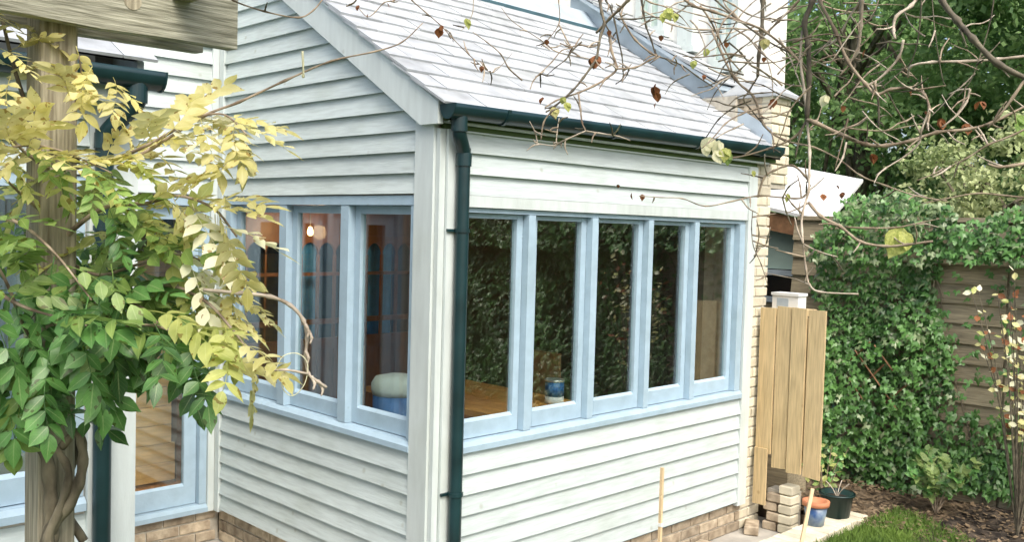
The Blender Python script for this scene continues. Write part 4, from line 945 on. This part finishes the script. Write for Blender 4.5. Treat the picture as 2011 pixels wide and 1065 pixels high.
# ------------------------------------------------------------------ bare vine overhead
BV = thing('bare_vine', 'leafless climbing vine hanging from overhead with a few dried brown leaves', 'climbing plant', (-.9, -2.5, 2.6))
vines = [  # pixels, depth0, depth1, r0, r1, material
    ([(1598,-60),(1595,0),(1580,45),(1587,90),(1589,150),(1585,235)], 2.2, 2.2, .0115, .010, 'twig_dark'),
    ([(1575,60),(1572,120),(1580,180),(1585,235)], 2.21, 2.2, .006, .007, 'twig_pale'),
    ([(1585,235),(1600,240),(1660,268),(1700,283),(1740,286),(1790,276),(1840,260),(1900,254),(1950,240),(2030,200)], 2.2, 2.0, .0085, .005, 'twig'),
    ([(1585,235),(1572,262),(1562,310)], 2.2, 2.2, .006, .003, 'twig_dark'),
    ([(1585,235),(1562,268),(1510,292),(1440,310),(1400,305)], 2.2, 2.3, .005, .0025, 'twig'),
    ([(1398,60),(1440,150),(1480,190),(1500,245),(1540,275),(1600,290),(1650,315),(1690,345),(1740,365),(1800,385),(1860,395)], 2.4, 2.1, .0055, .003, 'twig'),
    ([(1606,-40),(1610,0),(1640,60),(1665,120),(1700,165),(1722,185),(1750,175),(1790,173),(1815,185),(1825,215),(1820,255)], 2.15, 2.0, .007, .0045, 'twig'),
    ([(1835,-50),(1850,0),(1880,40),(1910,75),(1960,125),(2040,165)], 1.9, 1.8, .0095, .009, 'twig_dark'),
    ([(1783,152),(1790,130),(1830,122),(1900,120),(1960,116),(2030,108)], 2.05, 1.95, .0045, .0055, 'twig_pale'),
    ([(1812,-20),(1790,10),(1760,32),(1755,60),(1758,76)], 2.1, 2.05, .007, .005, 'twig_pale'),
    ([(1774,78),(1766,110),(1740,142),(1710,165),(1680,172)], 2.05, 2.1, .0055, .004, 'twig_pale'),
    ([(1690,-20),(1692,0),(1690,50),(1684,100),(1668,122)], 2.1, 2.15, .009, .005, 'twig_pale'),
    ([(1585,235),(1590,300),(1589,345),(1588,375),(1576,420),(1575,455),(1583,530),(1590,560),(1612,574),(1686,578)], 2.2, 2.05, .006, .003, 'twig_pale'),
    ([(1588,398),(1612,425),(1650,445),(1690,475),(1740,484),(1780,481),(1832,474)], 2.15, 2.0, .0065, .0045, 'twig'),
    ([(1660,446),(1700,448),(1760,447),(1810,437),(1845,430)], 2.1, 2.0, .0045, .002, 'twig'),
    ([(1488,388),(1500,350),(1520,335),(1555,325),(1580,345),(1590,365),(1580,385),(1560,390),(1490,385),(1440,395),(1385,405),(1340,390),(1300,388),(1255,385)], 2.3, 2.2, .0055, .0015, 'twig'),
    ([(1478,415),(1476,450),(1480,485),(1495,520),(1508,562)], 2.3, 2.25, .0022, .0015, 'twig_dark'),
    ([(1480,488),(1500,484),(1515,465)], 2.3, 2.3, .002, .001, 'twig_dark'),
    ([(1590,560),(1560,548),(1520,540),(1500,535)], 2.1, 2.2, .0025, .0015, 'twig_pale'),
    ([(1578,480),(1610,495),(1645,505)], 2.1, 2.1, .0035, .002, 'twig_pale'),
    ([(1176,-40),(1178,0),(1182,25),(1187,47),(1180,68),(1176,87),(1172,112),(1163,128),(1145,153),(1124,178),(1089,209),(1072,220)], 2.3, 2.2, .007, .0035, 'twig_dark'),
    ([(1188,-30),(1190,0),(1198,12),(1207,41),(1213,72),(1221,107),(1223,132),(1223,153),(1209,165)], 2.3, 2.3, .0045, .0022, 'twig_dark'),
    ([(1250,-20),(1233,0),(1215,19),(1198,35),(1186,48),(1171,64)], 2.2, 2.3, .007, .005, 'twig'),
    ([(1196,60),(1198,80),(1202,103),(1211,134),(1192,153),(1165,169),(1136,182),(1112,190),(1091,198),(1070,211)], 2.3, 2.2, .006, .003, 'twig'),
    ([(1211,135),(1248,132),(1275,118),(1289,110),(1277,103),(1248,78),(1227,47),(1217,25)], 2.25, 2.25, .004, .004, 'twig'),
    ([(1258,-40),(1260,0),(1264,25),(1269,52),(1279,78),(1289,107),(1310,116),(1339,128),(1370,150),(1400,170)], 2.25, 2.3, .0045, .0025, 'twig_dark'),
    ([(1097,-20),(1097,0),(1098,45),(1074,80),(1062,92)], 2.3, 2.3, .0025, .0015, 'twig'),
    ([(1098,48),(1110,72),(1118,87),(1124,93),(1103,99),(1083,122),(1050,155),(1041,175)], 2.3, 2.2, .0028, .002, 'twig'),
    ([(1124,91),(1140,88),(1160,92),(1176,87)], 2.3, 2.3, .003, .0035, 'twig'),
    ([(985,15),(1000,35),(1021,52),(1062,78),(1093,101),(1161,116)], 2.3, 2.3, .0014, .002, 'twig'),
    ([(1136,182),(1140,215),(1143,240),(1150,257)], 2.2, 2.15, .0035, .0035, 'twig'),
    ([(1150,257),(1110,275),(1090,286),(1060,283),(1046,285)], 2.15, 2.15, .0032, .002, 'twig_pale'),
    ([(1150,257),(1180,262),(1215,268),(1238,276)], 2.15, 2.15, .0032, .0025, 'twig_pale'),
    ([(1092,286),(1094,260),(1098,232)], 2.15, 2.15, .003, .002, 'twig_pale'), ([(1056,282),(1050,258),(1040,238)], 2.15, 2.15, .003, .002, 'twig_pale'),
    ([(1062,275),(1068,240),(1085,215)], 2.15, 2.15, .003, .003, 'twig'),
    ([(795,-20),(809,0),(834,22),(866,50),(889,75),(921,107),(951,134),(968,142),(985,128),(1006,104)], 2.3, 2.3, .003, .001, 'twig'),
    ([(790,-12),(774,0),(754,5),(735,25),(720,32),(700,10)], 2.3, 2.3, .0028, .0015, 'twig'),
    ([(440,-20),(457,0),(520,22),(585,34),(615,20),(636,-5)], 2.1, 2.2, .003, .003, 'twig'),
    ([(680,12),(695,5),(705,-15)], 2.3, 2.3, .003, .003, 'twig'),
    ([(930,-10),(928,25),(915,50),(905,60)], 2.3, 2.3, .0022, .0012, 'twig_pale'),
    ([(1500,-20),(1498,0),(1496,60),(1490,110),(1488,150)], 2.3, 2.3, .010, .007, 'twig_dark'),
    ([(1488,150),(1470,180),(1460,195),(1475,215),(1495,240)], 2.3, 2.3, .004, .0025, 'twig_dark'),
    ([(1330,-15),(1360,10),(1400,22),(1450,40),(1500,60),(1560,110),(1590,150)], 2.25, 2.2, .0065, .004, 'twig'),
    ([(1375,10),(1395,40),(1410,70),(1430,110),(1455,140)], 2.25, 2.3, .004, .003, 'twig'),
    ([(1262,20),(1320,48),(1380,58),(1440,55),(1500,62)], 2.3, 2.3, .0035, .003, 'twig_pale'),
    ([(1500,70),(1530,40),(1560,10),(1585,-20)], 2.25, 2.2, .0045, .005, 'twig'),
    ([(1395,-10),(1440,30),(1500,75),(1545,100),(1580,110)], 2.3, 2.2, .005, .003, 'twig_dark'),
    ([(1630,125),(1668,70),(1690,40)], 2.1, 2.1, .003, .002, 'twig_pale'),
    ([(1600,100),(1640,80),(1670,30),(1700,-15)], 2.2, 2.1, .004, .003, 'twig_pale'),
    ([(1810,-30),(1808,30),(1802,80),(1790,120),(1770,140),(1725,178)], 2.0, 2.1, .0028, .002, 'twig_dark'),
    ([(1830,-10),(1836,60),(1850,150),(1858,170)], 2.0, 2.0, .002, .0014, 'twig_dark'),
    ([(1954,-20),(1945,40),(1925,110),(1905,160),(1880,190)], 1.95, 2.0, .0024, .0016, 'twig_dark'),
    ([(2030,130),(1990,190),(1960,230),(1940,250)], 1.8, 1.85, .006, .003, 'twig'),
    ([(2030,245),(1990,265),(1940,285),(1900,310),(1850,335),(1800,355)], 1.9, 2.0, .004, .002, 'twig'),
    ([(1940,285),(1930,265),(1920,250)], 1.95, 1.95, .004, .003, 'twig_pale'),
    ([(1725,250),(1726,220),(1724,190)], 2.1, 2.1, .004, .0045, 'twig_dark'),
    ([(1825,215),(1810,255),(1805,280),(1780,305),(1740,330),(1720,345)], 2.0, 2.05, .004, .003, 'twig_pale'),
    ([(1905,175),(1898,200),(1880,225),(1850,250)], 2.0, 2.0, .0045, .0035, 'twig_pale'),
    ([(2030,390),(1980,385),(1920,380),(1860,390),(1810,400)], 1.95, 2.05, .004, .002, 'twig'),
    ([(2030,318),(1990,325),(1960,328),(1940,322)], 1.9, 1.9, .007, .004, 'twig'),
    ([(1655,260),(1665,235),(1640,330)], 2.15, 2.1, .003, .002, 'twig'),
    ([(1662,280),(1655,310),(1640,336)], 2.15, 2.1, .0045, .003, 'twig_pale'),
]
allpts = []
for (pp, d0, d1, r0, r1, mt) in vines:
    shoot(pp, d0, d1, r0*.58, r1*.58, mt, BV, 'branch')
    n = len(pp)
    for i in range(n-1):
        for k in range(3):
            t = k/3; allpts.append((pp[i][0]*(1-t)+pp[i+1][0]*t, pp[i][1]*(1-t)+pp[i+1][1]*t, d0+(d1-d0)*(i+t)/(n-1)))
random.seed(19)
for k in range(260):        # spur twigs
    x, y, d = random.choice(allpts)
    if y < 5 and random.random() < .5: continue
    a = rnd(0, 6.28); L = rnd(10, 60) if x > 1330 else rnd(8, 30); bx = rnd(-.5, .5)
    x1, y1 = x+math.cos(a)*L*.5, y+math.sin(a)*L*.5; x2, y2 = x1+math.cos(a+bx)*L*.5, y1+math.sin(a+bx)*L*.5
    shoot([(x, y), (x1, y1), (x2, y2)], d, d+rnd(-.06, .06), .0022, .0011, random.choice(['twig', 'twig', 'twig_dark', 'twig_pale']), BV, 'spur')
for k in range(105):         # fine twigs in the dense part
    x, y = (rnd(1340, 1720), rnd(-10, 250)) if k < 75 else (rnd(1020, 2000), rnd(-20, 330)); a = rnd(-.9, .9)+random.choice((0, math.pi)); L = rnd(60, 150); d = rnd(2.1, 2.5); P = [(x, y)]
    if y > 160 and x < 1450: continue
    for j in range(4): a += rnd(-.35, .35); P.append((P[-1][0]+math.cos(a)*L/4, P[-1][1]+math.sin(a)*L/4))
    shoot(P, d, d+rnd(-.1, .1), .0022, .0009, random.choice(['twig', 'twig_dark', 'twig_pale']), BV, 'spur')
dl = []
for k in range(4):
    random.seed(60+k); b = MB(); leaflet(b, V((0, 0, 0)), V((1, 0, 0)), V((0, 0, 1)), 1.0, .42); leaflet(b, V((.1, 0, 0)), V((.8, .6, .2)), V((0, .3, 1)), .6, .25)
    me = b.mesh('dry_leaf', smooth=True); me.materials.append(MATS['leaf_dry']); dl.append(me)
random.seed(23)
dry = [(1172,112,30),(868,52,24),(1285,165,26),(1292,182,22),(1288,205,16),(1238,380,16),(1258,382,15),(1614,378,16),(1652,380,15),(1644,366,10),(1925,195,20),(1850,235,22),(1713,302,22),(1520,195,20),
       (1070,80,14),(1120,90,14),(1068,190,18),(950,130,14),(890,75,10),(700,10,14),(723,28,10),(757,5,12),(1300,70,14),(1385,150,12),(1500,110,12),(1700,100,18),(1790,180,14),(1820,215,18),(1900,245,20),(1430,85,14),(1197,62,14),(1655,205,14),(1215,365,9)]
for (x, y, s) in dry:
    for j in range(1 if s < 20 else 2):
        q = (V((rnd(-.5, .5), rnd(-.5, .5), -1)).to_track_quat('X', 'Z')); sc = s*.9/CF*2.25
        inst('leaf', random.choice(dl), BV, at(x+rnd(-4, 4), y+rnd(-4, 4), 2.25 if x < 1560 else 2.1), q, 'leaf_dry', (sc, sc, sc))
for (x, y, s, mt) in ((1775,448,62,'leaf_yellow_green'),(1395,268,38,'leaf_pale'),(1412,275,36,'leaf_pale'),(1405,295,30,'leaf_pale'),(1425,290,30,'leaf_yellow_green'),(1428,300,26,'leaf_mid'),(1385,285,24,'leaf_pale'),
        (1085,210,24,'leaf_yellow'),(1112,200,22,'leaf_yellow_green'),(1108,190,16,'leaf_yellow_green'),(915,35,24,'leaf_yellow_green'),(1310,15,26,'leaf_yellow_green'),(1325,25,20,'leaf_yellow_green'),(1300,25,20,'leaf_yellow_green'),
        (1505,75,24,'leaf_yellow'),(1365,118,18,'leaf_yellow_green'),(1995,225,44,'leaf_mid'),(1622,185,26,'leaf_pale'),(1545,380,20,'leaf_yellow_green'),(1478,335,14,'leaf_yellow_green'),(1390,95,18,'leaf_yellow_green')):
    sc = s/CF*2.2; d = V((rnd(-.4, .4), rnd(-.4, .4), -1)).normalized(); up = (-CFW+V((rnd(-.6, .6), rnd(-.6, .6), rnd(-.3, .6)))); up = (up-d*up.dot(d)).normalized(); s_ = up.cross(d)
    q = Matrix(((d.x, s_.x, up.x), (d.y, s_.y, up.y), (d.z, s_.z, up.z))).to_quaternion()
    inst('leaf', random.choice(dl), BV, at(x, y, 2.2 if x < 1560 else 2.05), q, mt, (sc, sc, sc))
